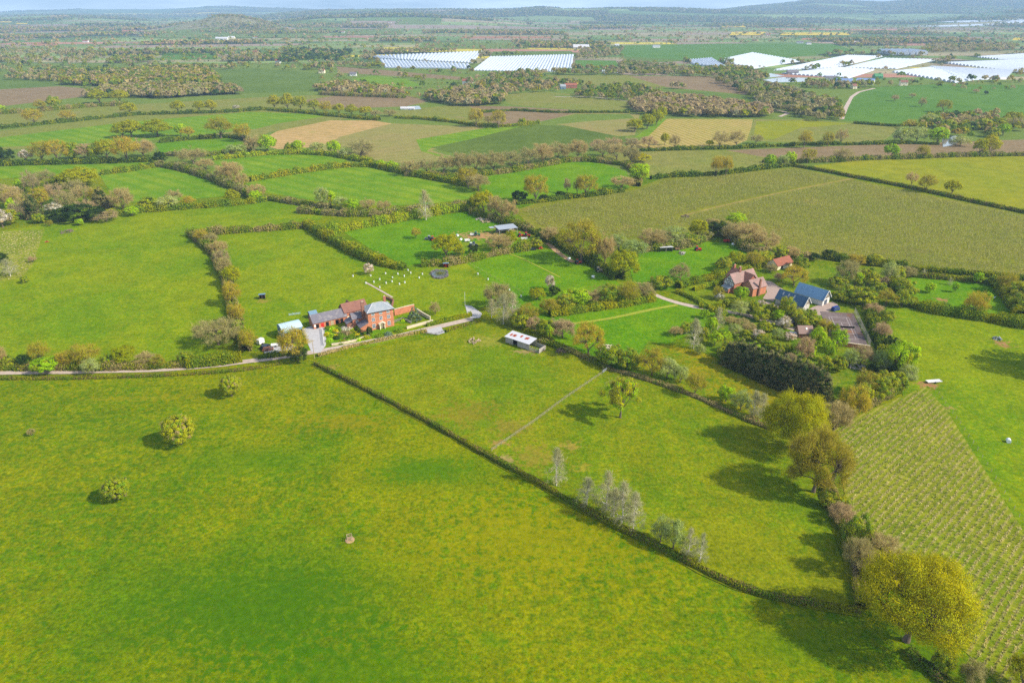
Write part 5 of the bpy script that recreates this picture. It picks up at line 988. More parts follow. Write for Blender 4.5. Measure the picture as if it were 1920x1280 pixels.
# ---- tennis court
def court():
    c = [P(*q) for q in ((1563,646),(1628,649),(1600,588),(1537,584))]; g = lambda s, t: (Vector(c[0])*(1-s)+Vector(c[1])*s)*(1-t)+(Vector(c[3])*(1-s)+Vector(c[2])*s)*t
    m_, t, o = newmat('worn_court'); n = noise(t, .12, 5, .6, mapped(t, 1, 1), .4); n2 = noise(t, 1.2, 4, .7, mapped(t, 1, 1)); bsdf(t, o, mix(t, 1.0, ramp(t, n, [(.42, lin(116,102,98)), (.55, lin(106,92,88)), (.68, lin(140,94,54))]), ramp(t, n2, [(.3, (.75,)*3), (.7, (1.2,)*3)]), 'MULTIPLY'), .95, .05)
    tag(link('tennis_court', None), kind='structure') if 0 else None
    p = [g(0,0), g(1,0), g(1,1), g(0,1)]; ZL[0] += .004; z = ZL[0]; me = bpy.data.meshes.new('tennis_court'); me.from_pydata([(q.x, q.y, z) for q in p], [], [(0,1,2,3)]); me.materials.append(m_); tag(link('tennis_court', me), kind='structure')
    m = MB(); lw = .06
    def ln(s0, t0, s1, t1):
        a, b = g(s0, t0), g(s1, t1); d = (b-a).normalized(); n_ = Vector((-d.y, d.x, 0))*lw; m.face([(x.x, x.y, z+.006) for x in (a-n_, b-n_, b+n_, a+n_)])
    for s in (.2, .28, .72, .8): ln(s, .17, s, .83)
    for t_ in (.17, .83): ln(.2, t_, .8, t_)
    for t_ in (.33, .67): ln(.28, t_, .72, t_)
    ln(.5, .33, .5, .67); tag(m.build('court_marking', pm('faded_line', (186,176,172), .2)), kind='structure')
    o = bpy.data.objects.new('tennis_net', None); COL.objects.link(o); a, b = g(.18, .5), g(.82, .5); o.location = a; tag(o, 'sagging dark net across the worn tennis court', 'net'); m = MB(); d = b-a; m.face([(0,0,.1),(d.x,d.y,.1),(d.x,d.y,1.0),(0,0,1.0)]); m.build('net_mesh', DARKW, o)
    for q in (Vector((0,0,0)), d): m = MB(); m.cyl((q.x, q.y, .55), .06, 1.1, 'z', 6); m.build('post', GREENP, o)
    o = bpy.data.objects.new('court_fence', None); COL.objects.link(o); a, b, e = g(1.03, -.02), g(1.03, 1.02), g(-.03, 1.02); o.location = a; tag(o, 'tall wire fence along the right side of the tennis court', 'fence')
    for i in range(13): q = a.lerp(b, i/12)-a; m = MB(); m.cyl((q.x, q.y, 1.35), .05, 2.7, 'z', 5); m.build('post', GREYW, o)
    m = MB(); d = b-a
    for zz in np.arange(.2, 2.7, .35): s = Vector((-d.y, d.x, 0)).normalized()*.02; m.hexa([(x.x, x.y, z_) for z_ in (zz, zz+.05) for x in (-s, d-s, d+s, s)])
    m.build('wire', GREYW, o)
court()
def gazebo():
    o = at('gazebo', 1643, 552, 20, 'white peaked garden gazebo among the shrubs', 'gazebo'); m = MB(); K = 8; r_ = 1.9
    ring = [(r_*math.cos(2*PI*i/K), r_*math.sin(2*PI*i/K)) for i in range(K)]
    for i in range(K): a, b = ring[i], ring[(i+1) % K]; m.face([(*a,2.2),(*b,2.2),(0,0,3.5)]); m.face([(*a,1.95),(*b,1.95),(*b,2.2),(*a,2.2)])
    m.build('canopy', WHITE, o)
    for i in range(0, K, 2): m = MB(); m.cyl((ring[i][0]*.93, ring[i][1]*.93, 1.0), .06, 2.0, 'z', 6); m.build('post', WHITE, o)
    m = MB(); m.cyl((0,0,.06), r_*.9, .1, 'z', 16); m.build('floor', DARKW, o)
gazebo()
# ---- vehicles
def tractor(u, v, rz, mat, label, group='parked farm machinery', s=1.0):
    o = at('tractor', u, v, rz, label, 'tractor', group); o.scale = (s,)*3; m = MB(); m.hexa([(.3,-.42,.8),(2.3,-.36,.8),(2.3,.36,.8),(.3,.42,.8),(.3,-.4,1.6),(2.2,-.3,1.45),(2.2,.3,1.45),(.3,.4,1.6)]); m.box(-.9, .3, -.5, .5, .7, 1.2); m.build('body', mat, o)
    m = MB(); m.hexa([(-.8,-.6,1.2),(.35,-.6,1.2),(.35,.6,1.2),(-.8,.6,1.2),(-.7,-.5,2.5),(.2,-.5,2.5),(.2,.5,2.5),(-.7,.5,2.5)]); m.build('cab', GLASS, o); m = MB(); m.box(-.85, .35, -.65, .65, 2.5, 2.62); m.build('cab_roof', mat, o)
    for x, y, r_, w_ in ((-.5,-.85,.8,.45),(-.5,.85,.8,.45),(1.8,-.7,.5,.3),(1.8,.7,.5,.3)): m = MB(); m.cyl((x,y,r_), r_, w_, 'y', 14); wl = m.build('wheel', TYRE, o); m = MB(); m.cyl((x,y,r_), r_*.5, w_+.06, 'y', 10); m.build('rim', mat, wl)
    m = MB(); m.cyl((1.3,.25,1.9), .05, .7, 'z', 6); m.build('exhaust', BLACKP, o)
def car(u, v, rz, mat, label, van=False, group='vehicles about the farms'):
    o = at('van' if van else 'car', u, v, rz, label, 'van' if van else 'car', group); m = MB(); m.hexa([(-2.1,-.85,.35),(2.1,-.85,.35),(2.1,.85,.35),(-2.1,.85,.35),(-2.1,-.82,.95),(2.0,-.8,.85),(2.0,.8,.85),(-2.1,.82,.95)])
    zt = 1.95 if van else 1.45; x0, x1 = (-2.0, 1.3) if van else (-1.7, .9); m.hexa([(x0-.1,-.8,.93),(x1+.5,-.8,.88),(x1+.5,.8,.88),(x0-.1,.8,.93),(x0,-.68,zt),(x1,-.66,zt),(x1,.66,zt),(x0,.68,zt)]); m.build('body', mat, o)
    m = MB(); m.hexa([(x1+.12,-.6,zt-.1),(x1+.14,-.6,zt-.1),(x1+.14,.6,zt-.1),(x1+.12,.6,zt-.1),(x1+.5,-.66,.95),(x1+.52,-.66,.95),(x1+.52,.66,.95),(x1+.5,.66,.95)]); m.box(x0+.2, x1-.1, -.79, .79, 1.05, zt-.2); m.build('window', GLASS, o)
    for x in (-1.3, 1.3):
        for y in (-.8, .8): m = MB(); m.cyl((x,y,.33), .33, .22, 'y', 12); wl = m.build('wheel', TYRE, o); m = MB(); m.cyl((x,y,.33), .17, .26, 'y', 8); m.build('rim', SLATEL, wl)
    for y in (-.6, .6): m = MB(); m.box(1.98, 2.13, y-.15, y+.15, .6, .75); m.build('headlight', WHITE, o)
def trailer(u, v, rz, mat, label, L=3.2, W_=1.7, h=.7, group='parked farm machinery', box=False):
    o = at('trailer', u, v, rz, label, 'trailer', group); m = MB(); m.box(-L/2, L/2, -W_/2, W_/2, .55, .7)
    if box: m.box(-L/2+.02, L/2-.02, -W_/2+.02, W_/2-.02, .7, 2.3)
    else: m.box(-L/2, L/2, -W_/2, -W_/2+.07, .7, .7+h); m.box(-L/2, L/2, W_/2-.07, W_/2, .7, .7+h); m.box(-L/2, -L/2+.07, -W_/2+.07, W_/2-.07, .7, .7+h); m.box(L/2-.07, L/2, -W_/2+.07, W_/2-.07, .7, .7+h)
    m.build('body', mat, o); m = MB(); m.box(L/2, L/2+1.3, -.06, .06, .5, .6); m.build('drawbar', BLACKP, o)
    for y in (-W_/2-.1, W_/2+.1): m = MB(); m.cyl((0,y,.38), .38, .22, 'y', 12); m.build('wheel', TYRE, o)
def pile(u, v, w_, h, mat, label, name='log_pile', cat='pile', n=26):
    o = at(name, u, v, random.uniform(0, 180), label, cat); A = MB(); p = P(u, v)
    for i in range(n):
        a = random.uniform(0, 6.3); r_ = w_/2*math.sqrt(random.random()); L = random.uniform(.5, 1.3)*w_*.3; t = random.uniform(.06, .16)*min(w_, 3)*.5; z = h*(1-(2*r_/w_)**2)*random.random()+t; d = Vector((math.cos(a*3), math.sin(a*3), random.uniform(-.3, .3))).normalized()*L/2; c = Vector((r_*math.cos(a), r_*math.sin(a), z)); s = Vector((-d.y, d.x, 0)).normalized()*t; up = Vector((0,0,t))
        A.hexa([c-d-s-up, c+d-s-up, c+d+s-up, c-d+s-up, c-d-s+up, c+d-s*.8+up*.8, c+d+s*.8+up*.8, c-d+s+up])
    A.build('heap', mat, o)
def bale(u, v, mat, label, r_=.65, name='round_bale'):
    o = at(name, u, v, random.uniform(0, 180), label, 'bale', 'wrapped round bales'); m = MB(); m.cyl((0,0,r_), r_, 1.25, 'y', 18); m.build('bale_wrapping', mat, o)
car(497,652,70,BLACKP,'dark car parked by the lane hedge left of the curved barn'); trailer(489,645,60,WHITE,'white box trailer at the left end of the farmyard', 2.6, 1.9, box=True, group='vehicles about the farms'); trailer(517,649,15,WHITE,'flat white trailer beside the curved roof barn', 3.4, 1.7, .3, group='vehicles about the farms')
car(503,657,20,pm('brown_paint', (120,80,60), .1),'brown car at the left edge of the farmyard'); car(1488,629,-20,WHITE,'white car parked beside the low pink tiled outbuilding'); car(998,469,5,BLACKP,'black car on the grass left of the brown heap', group='vehicles about the farms')
car(1568,596,0,pm('blue_paint', (40,60,120)),'dark blue van by the top of the tennis court', True) if 0 else car(1566,582,30,pm('blue_paint', (40,60,120)),'dark blue van below the cream gable', True)
tractor(812,451,10,REDP,'red tractor in the bright green field'); tractor(804,450,170,pm('grey_paint', (150,150,156)),'grey tractor beside the red one'); tractor(884,463,20,WHITE,'white and black tractor below the worn ground'); tractor(889,462,-30,BLACKP,'black tractor next to the white one')
tractor(893,442,0,GREENP,'green tractor on the worn ground left of the barn'); trailer(886,442,10,WHITE,'pale trailer beside the green tractor', 2.8); trailer(876,453,20,WHITE,'white trailer on the grass above the white tractor', 3.0)
tractor(975,444,10,REDP,'left of two bright red machines under the barn edge'); tractor(987,444,-20,REDP,'right of two bright red machines by the barn'); trailer(983,450,5,WHITE,'pale flat trailer in front of the red machines', 3.6)
tractor(1307,470,5,REDP,'red brown tractor in the small upper field'); trailer(1270,469,0,pm('tan_paint', (150,120,84)),'tan cart right of the white shelter', 2.6); trailer(1362,454,5,REDP,'red brown trailer at the thicket edge of the upper field', 3.2); tractor(1083,495,20,RUST,'rusty tractor under the leafless trees'); tractor(1122,510,10,pm('dun_paint', (190,170,140)),'dun tractor beside the big golden tree')
for i, (u, v, lb) in enumerate([(858,443,'white wrapped bale left of the worn ground'),(864,451,'white bale standing just below the first one'),(1374,460,'white bale by the red brown trailer'),(1400,466,'white bale at the right of the upper field'),(1067,487,'white bale on the track under the leafless trees'),(1112,521,'white bale left of the big golden tree'),(1890,829,'single pale bale alone in the right field')]): bale(u, v, BALE, lb)
for a in [(700,420,4,1.2,WOOD,'pale brushwood heap at the upper left of the bright field'),(679,425,3,1,STONE,'small grey heap at the far left of the bright field'),(900,412,5,1.8,GREYW,'grey scrap heap below the leafless trees'),(912,416,6,1.6,WOOD,'long brown scrap heap right of the grey one'),(817,400,6,1.4,GREYW,'timber stack at the back hedge'),(1014,467,3,1.2,RUST,'brown heap right of the black car'),(888,640,5,1.0,WOOD,'felled wood heap left of the cattle shed'),
          (1051,660,4,1.2,BARK,'brushwood heap by the bronze tree'),(1138,655,7,1.6,STONE,'grey brushwood heap by the brook trees'),(124,435,7,1.6,BARK,'dark bonfire heap in the large left field'),(1869,636,3.0,1.2,SLATEL,'grey sheet covered heap on the worn patch'),(1285,407,5,1.4,BARK,'dark heap at the start of the orchard track'),(1278,476,4,1.4,GREYW,'grey bramble heap in the small upper field'),(1610,690,6,1.4,GREYW,'collapsed timber frame below the tennis court'),(88,454,2,.5,RUST,'orange soil heap beside the plantation corner')]: pile(*a)
trailer(1750,717,8,WHITE,'long white flatbed trailer on the dirt patch', 5.5, 1.6, .12); o = at('horse_jump', 1058, 471, 0, 'x', 'y') if 0 else None
# sheep at the small right field
for u, v, lb in ((1855,561,'left of two white sheep in the small right field'),(1864,560,'right of two white sheep in the small right field')):
    o = at('sheep', u, v, 20, lb, 'sheep', 'sheep in the small field'); A = Acc()
    a = np.linspace(0, 2*PI, 11)[:-1]; X = np.array([-.55,-.5,-.25,.1,.4,.55]); Rr = np.array([.02,.24,.32,.32,.26,.05]); V = np.array([(x, r_*math.cos(t)*.85, .62+r_*math.sin(t)) for x, r_ in zip(X, Rr) for t in a]); k = len(a)
    Fq = np.array([(i*k+j, i*k+(j+1) % k, (i+1)*k+(j+1) % k, (i+1)*k+j) for i in range(5) for j in range(k)]); n0 = 0
    A.add(V, Fq); A.add(*tube((.45,0,.75), (.75,0,.95), .13, .1, 8)); A.add(*tube((.72,0,.97), (.95,0,.82), .11, .05, 8))
    for x in (-.35, .35):
        for y in (-.15, .15): A.add(*tube((x,y,.5), (x+.03,y,.25), .07, .045, 6)); A.add(*tube((x+.03,y,.25), (x,y,0), .045, .035, 6))
    link('body', A.mesh('body', [BALE], True), o)
# ---- pond, tree guards, fences, poles
def rocky_pond():
    c = P(824,515); o = bpy.data.objects.new('rocky_pond', None); COL.objects.link(o); o.location = c; tag(o, 'oval stone edged pond with reeds beside the red shelter', 'pond'); m = MB(); K = 26; m.face([(3.9*math.cos(2*PI*i/K), 5.2*math.sin(2*PI*i/K), .10+.45) for i in range(K)]); m.build('water_surface', WATER_, o)
    for i in range(70):
        a = random.uniform(0, 6.3); r_ = random.uniform(.9, 1.15); x, y = 4.1*r_*math.cos(a), 5.6*r_*math.sin(a); s = random.uniform(.25, .55); m = MB(); m.hexa([(x-s,y-s*.7,0),(x+s,y-s,0),(x+s*.8,y+s,0),(x-s,y+s*.8,0),(x-s*.6,y-s*.5,s+.5),(x+s*.5,y-s*.6,s+.4),(x+s*.5,y+s*.5,s+.5),(x-s*.5,y+s*.5,s+.4)]); m.build('stone', pm('dark_stones', (112,104,104), .3, 2), o)
    r = rng; n = 260; C3 = np.stack([r.normal(size=n)*1.3+.4, r.normal(size=n)*1.4, r.uniform(.55, 1.1, n)], 1); A = Acc(); V, Fq = quads(C3, r.normal(size=(n,3))+np.array([0,0,.8]), .28, .6); A.add(V, Fq, fc(170,170,60)*.7); link('reeds', A.mesh('reeds', [FOL]), o)
rocky_pond()
def guard(u, v, label, kind='guard'):
    o = at('tree_guard', u, v, 0, label, 'tree guard', 'young trees in white guards'); m = MB(); m.cyl((0,0,.5), .3, 1.0, 'z', 8); m.build('guard_tube', BALE, o); r = rng; n = 50; C3 = np.stack([r.normal(size=n)*.3, r.normal(size=n)*.3, r.uniform(1.1, 2.2, n)], 1); A = Acc(); V, Fq = quads(C3, r.normal(size=(n,3)), .12); A.add(V, Fq, C_['olive']*.8); A.add(*tube((0,0,0), (0,0,1.7), .05, .03, 5), C_['bare']*.6); link('sapling', A.mesh('sapling', [FOL]), o)
gs = sorted([(686,532),(712,525),(701,530),(723,514),(746,515),(736,522),(758,519),(770,513),(749,534),(792,515),(786,522),(695,518),(712,540),(724,532),(765,508),(735,529),(759,531),(662,519)]); OR2 = ORD
for i, (u, v) in enumerate(gs): guard(u, v, f'{OR2[i]} white guarded sapling{"" if i == 0 else " from the left"} beside the rocky pond')
for (u, v), lb in zip([(896,515),(915,525),(955,545),(977,557)], ['upper','second','third','lowest']): guard(u, v, f'{lb} white guarded sapling on the line between pond and willows')
def guarded():
    o = at('guarded_sapling', 656, 1012, 20, 'wooden railed guard around a small tree on bare mulch in the foreground', 'tree guard')
    for x in (-.6, .6):
        for y in (-.6, .6): m = MB(); m.box(x-.07, x+.07, y-.07, y+.07, 0, 1.5); m.build('post', WOOD, o)
    for z in (.5, 1.0, 1.4): m = MB(); m.box(-.52, .52, -.66, -.62, z, z+.1); m.box(-.52, .52, .62, .66, z, z+.1); m.box(-.66, -.62, -.52, .52, z, z+.1); m.box(.62, .66, -.52, .52, z, z+.1); m.build('rail', WOOD, o)
    m = MB(); m.cyl((0,0,.03), 1.2, .05, 'z', 14); m.build('mulch', SOIL, o); m = MB(); m.cyl((0,0,.9), .06, 1.8, 'z', 6); m.build('stem', BARK, o)
guarded()
def post_fence(px, sp, h, rails, label, mat=WOOD, th=.08, name='fence', rt=.05):
    W = [Vector(P(*q)) for q in px]; o = bpy.data.objects.new(name, None); COL.objects.link(o); o.location = W[0]; tag(o, label, 'fence'); base = W[0]; k = 0
    for a, b in zip(W[:-1], W[1:]):
        n = max(1, round((b-a).length/sp))
        for i in range(n+(1 if b is W[-1] else 0)):
            if k >= 98: break
            q = a.lerp(b, i/n)-base; m = MB(); m.box(q.x-th, q.x+th, q.y-th, q.y+th, 0, h*random.uniform(.94, 1.05)); m.build('post', mat, o); k += 1
    for z in rails:
        m = MB()
        for a, b in zip(W[:-1], W[1:]): A, B = a-base, b-base; d = (B-A).normalized(); s = Vector((-d.y, d.x, 0))*(th+.03); s2 = s*(1+rt/.08); m.hexa([(x.x, x.y, zz) for zz in (z, z+rt*2) for x in (A+s, B+s, B+s2, A+s2)])
        m.build('rail', mat, o)
FENCEW = pm('bleached_wood', (170,160,130), .15, 2)
post_fence([(922,846),(1000,793),(1060,748),(1128,702)], 2.2, 1.25, (.35,.7,1.05), 'pale post and rail fence dividing the two paddocks', FENCEW, .07, rt=.03)
post_fence([(1748,722),(1772,757),(1800,795),(1850,872),(1920,985),(1990,1100)], 3.5, 1.2, (.9,), 'wire fence along the right edge of the plantation', FENCEW, .05, rt=.004)
post_fence([(789,621),(800,627),(817,629)], 2.0, 1.1, (.4,.8), 'short rail fence at the field entrance', BARK); post_fence([(818,628),(834,622)], 1.6, 1.2, (.3,.6,.95), 'metal gate at the field entrance', SLATE, .05, 'gate', .03)
post_fence([(1130,700),(1143,691)], 1.5, 1.35, (.2,.5,.8,1.1), 'grey field gate at the top of the rail fence', SLATEL, .06, 'gate', .07); post_fence([(740,605),(755,600),(771,607)], .5, 1.3, (.3,1.0), 'curved wooden picket fence beside the farmhouse', GREYW, .1)
post_fence([(608,648),(606,632),(604,618)], 1.2, 1.3, (.3,.7,1.1), 'white gate fence along the edge of the gravel yard', WHITE, .06); post_fence([(875,492),(920,518),(1000,560)], 4, 1.1, (.5,.9), 'thin wire fence beside the lush paddock', WOOD, .05, rt=.012)
post_fence([(542,592),(563,589)], 1.5, 1.1, (.2,.5,.8), 'pale green hurdle on the grass above the curved barn', BLUER, .05, 'hurdle', .06)
o = at('garden_mast', 872, 575, 0, 'slim white pole beside the road bend', 'pole'); m = MB(); m.cyl((0,0,3.5), .06, 7, 'z', 6); m.build('shaft', WHITE, o)
o = at('telegraph_pole', 590, 672, 0, 'pale timber pole at the road corner', 'pole'); m = MB(); m.cyl((0,0,4), .11, 8, 'z', 7); m.build('shaft', WOOD, o); m = MB(); m.box(-.6, .6, -.05, .05, 7.4, 7.52); m.build('crossarm', WOOD, o)
# flower garden in front of the stables
def garden():
    flat_poly('lawn', pts('608,620 660,610 692,622 690,634 625,648 611,634'), GRASS['lush']); flat_poly('lawn', pts('692,622 745,611 765,612 700,636'), GRASS['lush']); flat_poly('lawn', pts('742,606 742,596 776,586 800,597 770,607'), GRASS['lush'])
    for u, v, w_, c, lb in [(622,632,2.2,'lime','yellow green border shrub at the yard corner'),(630,622,1.8,'yellow','yellow flowering shrub in the garden'),(645,618,2.0,'white','white blossoming shrub, left of the two'),(654,617,2.2,'white','white blossoming shrub, right of the two'),(640,632,2.6,'green','green border mound in the garden middle'),(662,626,3.0,'olive','olive shrub in the garden'),(680,622,2.2,'dark','dark low shrub near the side wing'),(618,640,2.0,'lime','lime shrub at the lower garden corner'),(660,636,3,'green','long green shrub on the lower bed'),(756,602,1.5,'lime','pale shrub in the walled garden'),(712,632,2.2,'green','green mound below the farmhouse lawn'),(728,628,2.2,'blue','greyish shrub below the farmhouse lawn'),(748,622,2.4,'green','round shrub at the end of the farmhouse lawn')]:
        r = rng; n = 420; d = ell(r, n, -.1); n = len(d); w_ *= 1.7; C3 = d*np.array([w_/2, w_/2, w_*.4])*r.uniform(.6, 1.05, (n, 1)); C3[:, 2] += .1; A = Acc(); V, Fq = quads(C3, d+r.normal(size=d.shape)*.5, .16); A.add(V, Fq, C_[c]*CK*r.uniform(.8, 1.2, (n, 1))); tag(link('garden_shrub', A.mesh('garden_shrub', [FOL]), loc=P(u, v)), lb, 'shrub', 'garden shrubs')
garden()
def border_plants():
    r = rng; ms = []
    for c in ('green','lime','olive','yellow','dark','pink'): n = 300; d = ell(r, n, -.1); n = len(d); C3 = d*np.array([1.0,1.0,.8])*r.uniform(.5, 1.1, (n, 1)); C3[:, 2] += .1; A = Acc(); V, Fq = quads(C3, d+r.normal(size=d.shape)*.5, .15); A.add(V, Fq, C_[c]*CK*r.uniform(.8, 1.2, (n, 1))); ms.append(A.mesh('border_shrub', [FOL]))
    for i in range(44):
        u, v = random.uniform(614, 692), random.uniform(615, 645)
        if v > 650-(u-614)*.2: v -= 8
        o = link('border_shrub', random.choice(ms), loc=P(u, v), rz=random.uniform(0, 6), scale=(random.uniform(.7, 1.6),)*3); tag(o, 'small shrub crowding the flower garden in front of the stable range', 'shrub', 'small shrubs of the flower garden')
border_plants()
# ---- polythene tunnels
def tunnel_block(fl, fr, br, bl, n, where, h=1.9):
    C4 = [np.array(P(*q)) for q in (fl, fr, br, bl)]
    for i in range(n):
        s0, s1 = (i+.03)/n, (i+.97)/n; a0, a1 = C4[0]*(1-s0)+C4[1]*s0, C4[0]*(1-s1)+C4[1]*s1; b0, b1 = C4[3]*(1-s0)+C4[2]*s0, C4[3]*(1-s1)+C4[2]*s1; K = 8; V = []; hh = h*np.clip(np.linalg.norm(a1-a0)/5.5, .6, 1.9); org = (a0+b1)/2
        segs = 4
        for t in np.linspace(0, 1, segs+1):
            p, q = a0*(1-t)+b0*t, a1*(1-t)+b1*t
            for j in range(K+1): e = j/K; c = p*(1-e)+q*e; V.append((c[0]-org[0], c[1]-org[1], float(H(c[0], c[1]))-org[2]+hh*math.sin(PI*min(max(e, .0), 1))**.75*random.uniform(.97, 1.03)+.05))
        f = [(t*(K+1)+j, t*(K+1)+j+1, (t+1)*(K+1)+j+1, (t+1)*(K+1)+j) for t in range(segs) for j in range(K)]; f += [tuple(range(K+1))[::-1], tuple(range(segs*(K+1), (segs+1)*(K+1)))]
        me = bpy.data.meshes.new('polytunnel'); me.from_pydata(V, [], f); me.materials.append(PLASTIC); o = link('polytunnel', me, loc=tuple(org)); tag(o, f'white polythene tunnel in the block {where}', 'polytunnel', f'polytunnels {where}')
for a in [((712,111),(885,119),(905,97),(697,106),30,'at the upper left, left of centre'),((722,128),(884,130),(880,121),(712,112),24,'along the tree line at left of centre'),((884,133),(1071,136),(1076,103),(918,107),30,'right of the dark gap'),
          ((1300,122),(1366,129),(1335,110),(1287,114),10,'at the left end of the right hand sheets'),((1350,113),(1404,131),(1500,116),(1410,100),16,'forming a pale mound right of centre'),((1450,133),(1560,129),(1655,107),(1588,105),16,'above the farm with blue roofs'),
          ((1465,139),(1591,148),(1640,132),(1575,128),16,'just behind the blue roofed farm'),((1581,128),(1680,130),(1757,113),(1657,110),14,'right of the small dark trees'),((1672,136),(1791,156),(1838,149),(1742,128),16,'above the park trees'),
          ((1742,126),(1806,151),(1886,149),(1900,134),14,'in the wide sheet at far right'),((1772,119),(1883,134),(1960,137),(1960,112),16,'beyond the hedge at the right border'),((1830,108),(1872,112),(1965,113),(1965,99),8,'farthest at the right border')]: tunnel_block(*a)
for q in ['1695,50 1770,51 1872,48 1860,45','1750,42 1800,43 1900,40 1850,38','1880,36 1990,34 1990,38 1900,42','1890,20 1990,14 1990,19 1900,23','1860,45 1990,46 1990,43 1890,41']: flat_poly('plastic_sheet', pts(q), PLASTIC)
for i in range(6):
    u = 1672+i*11.5; o, L = frame('glasshouse', (u,103), (u+9.5,103), f'{ORD[i]} white gabled greenhouse{"" if i == 0 else " from the left"} among the far trees', 'greenhouse', 'peaked white greenhouses'); gable(o, 0, L, 0, 90, 7, 11.5, PLASTIC, PLASTIC, 'y', .1)
# ---- distant farms and cottages
def cottage(u, v, wpx, label, wall, roof, deg=0, hh=5.0, D=8, name='cottage', cat='house', n=2, door=True):
    p = P(u, v); L = wpx/ppm(p); o = at(name, u, v, deg, label, cat, None); gable(o, -L/2, L/2, 0, D, hh, hh+D*.38, wall, roof, 'x', .4)
    for i in range(n): window(o, 'f', -L/2+L*(i+.6)/(n+.2), hh*.5, 1.3, 1.3, 0, bars=False)
    if door: opening(o, 'f', -L*.02, 0, 1.2, 2.1, 0)
    if cat == 'house': chimney(o, L*.3, D/2, hh+D*.3, hh+D*.38+1.6, 1.0, BRICKD, 1)
for a in [(872,158,11,'pink roofed cottage on the green hillside left of centre',WHITE,TILER,-10,5.2),(884,157,7,'small white cottage beside the pink roofed one',WHITE,TILE,20,4.2),(1071,166,22,'long farm range with red roof in the middle distance',BRICK,TILER,5,4.6),(1056,168,10,'grey barn left of the red roofed farm range',BLUEW,SLATEL,10,4.5),(662,143,12,'white cottage among the trees left of the tunnels',WHITE,SLATE,0,4),
          (520,119,9,'white gabled house by the dark conifers',WHITE,TILER,-15,5.5),(550,116,10,'red roofed house by the dark conifers',BRICK2,TILER,10,5),(603,138,11,'pink roofed farmhouse below the conifers',CREAM,TILER,0,5),(478,101,8,'red house hidden in the left trees',BRICK,TILE,0,5),(415,75,22,'row of white farm sheds on the left slope',WHITE,CORR,0,5,14),(434,73,12,'yellow walled barn on the left slope',CREAM,CORR,8,5,12),
          (478,72,9,'white house at the right of the left slope sheds',WHITE,TILER,0,5),(642,62,8,'white house on the wooded rise',WHITE,TILER,0,6),(765,75,10,'white farmhouse with red roof on the far slope',WHITE,TILER,0,5),(790,76,9,'white barn on the far slope',WHITE,CORR,0,5),(1090,92,30,'long white roofed sheds beyond the tunnels',GREYW,CORR,3,5,20),(1157,87,8,'white bungalow in the far trees',WHITE,CORR,0,4),
          (1231,90,14,'cluster of white houses in the valley',WHITE,SLATEL,8,5),(1500,82,12,'white farmhouse above the right sheets',WHITE,SLATE,-8,5),(1517,84,9,'second white house above the right sheets',WHITE,SLATE,12,5),(1605,82,10,'white barn in the right distance',WHITE,CORR,0,5),(1695,161,13,'cream farmhouse with brown roof at the top of the park',CREAM,TILE,-5,5.5),(1558,152,20,'white walled house left of the blue roofed farm',WHITE,SLATE,-10,5.2),
          (1603,167,8,'cream cottage at the end of the white lane',CREAM,TILE,10,4.5),(1648,148,15,'green roofed shed by the dark trees',GREENP,GREENP,0,4,12),(1487,140,20,'long low packing shed by the far ponds',GREYW,SLATE,0,4,10),(1440,68,7,'tiny white house in the right plain',WHITE,TILE,0,5),(1010,83,7,'white cottage in the far plain',WHITE,TILE,0,5),(730,44,8,'white house on the far hill',WHITE,TILE,0,6),(160,80,10,'pale farm in the far left plain',WHITE,TILE,0,5)]:
    cottage(*a)
for i, (u, lb, w_) in enumerate([(1578,'left half of the long blue roofed packing station',36),(1620,'right half of the long blue roofed packing station',34)]):
    o, L = frame('packing_shed', (u-w_/2, 158), (u+w_/2, 159.5), lb, 'shed', 'blue roofed packing sheds')
    for k in range(3): gable(o, 0, L, k*13, k*13+12.8, 5, 7.4, WHITE, pm('pale_blue_sheet', (120,140,176), .1, .5), 'x', .1)
    for k in range(4): opening(o, 'f', L*(k+.5)/4, 0, 3, 3.5, 0, SLATE)
cottage(764,206,26,'white roofed shed in the grass by the golden tree row',WHITE,CORR,0,1.6,5,'shed','shed',0,False); cottage(1488,610,9,'grey shed roof in the orchard',GREYW,SLATE,20,1.8,3,'shed','shed',0)
# ---- smoke of a bonfire
def smoke():
    m, t, o_ = newmat('smoke'); pv = t.nodes.new('ShaderNodeVolumePrincipled'); pv.inputs['Color'].default_value = (.9,.93,1,1); n = noise(t, .03, 4, .6, mapped(t, 1, 1)); mr = N(t, 'ShaderNodeMapRange'); mr.inputs[1].default_value = .42; mr.inputs[2].default_value = .75; mr.inputs[4].default_value = .012; t.links.new(n, mr.inputs[0]); t.links.new(mr.outputs[0], pv.inputs['Density']); t.links.new(pv.outputs[0], o_.inputs['Volume'])
    p = np.array(P(252,82)); A = Acc(); q = [(0,0,0,7),(4,0,10,12),(12,0,22,17),(24,0,34,20),(46,0,44,14)]
    for a, b in zip(q[:-1], q[1:]): A.add(*tube(a[:3], b[:3], a[3], b[3], 12))
    me = A.mesh('smoke', [m]); tag(link('smoke', me, loc=tuple(p)), 'thin white bonfire smoke drifting above the left plain', 'smoke', None, 'stuff')
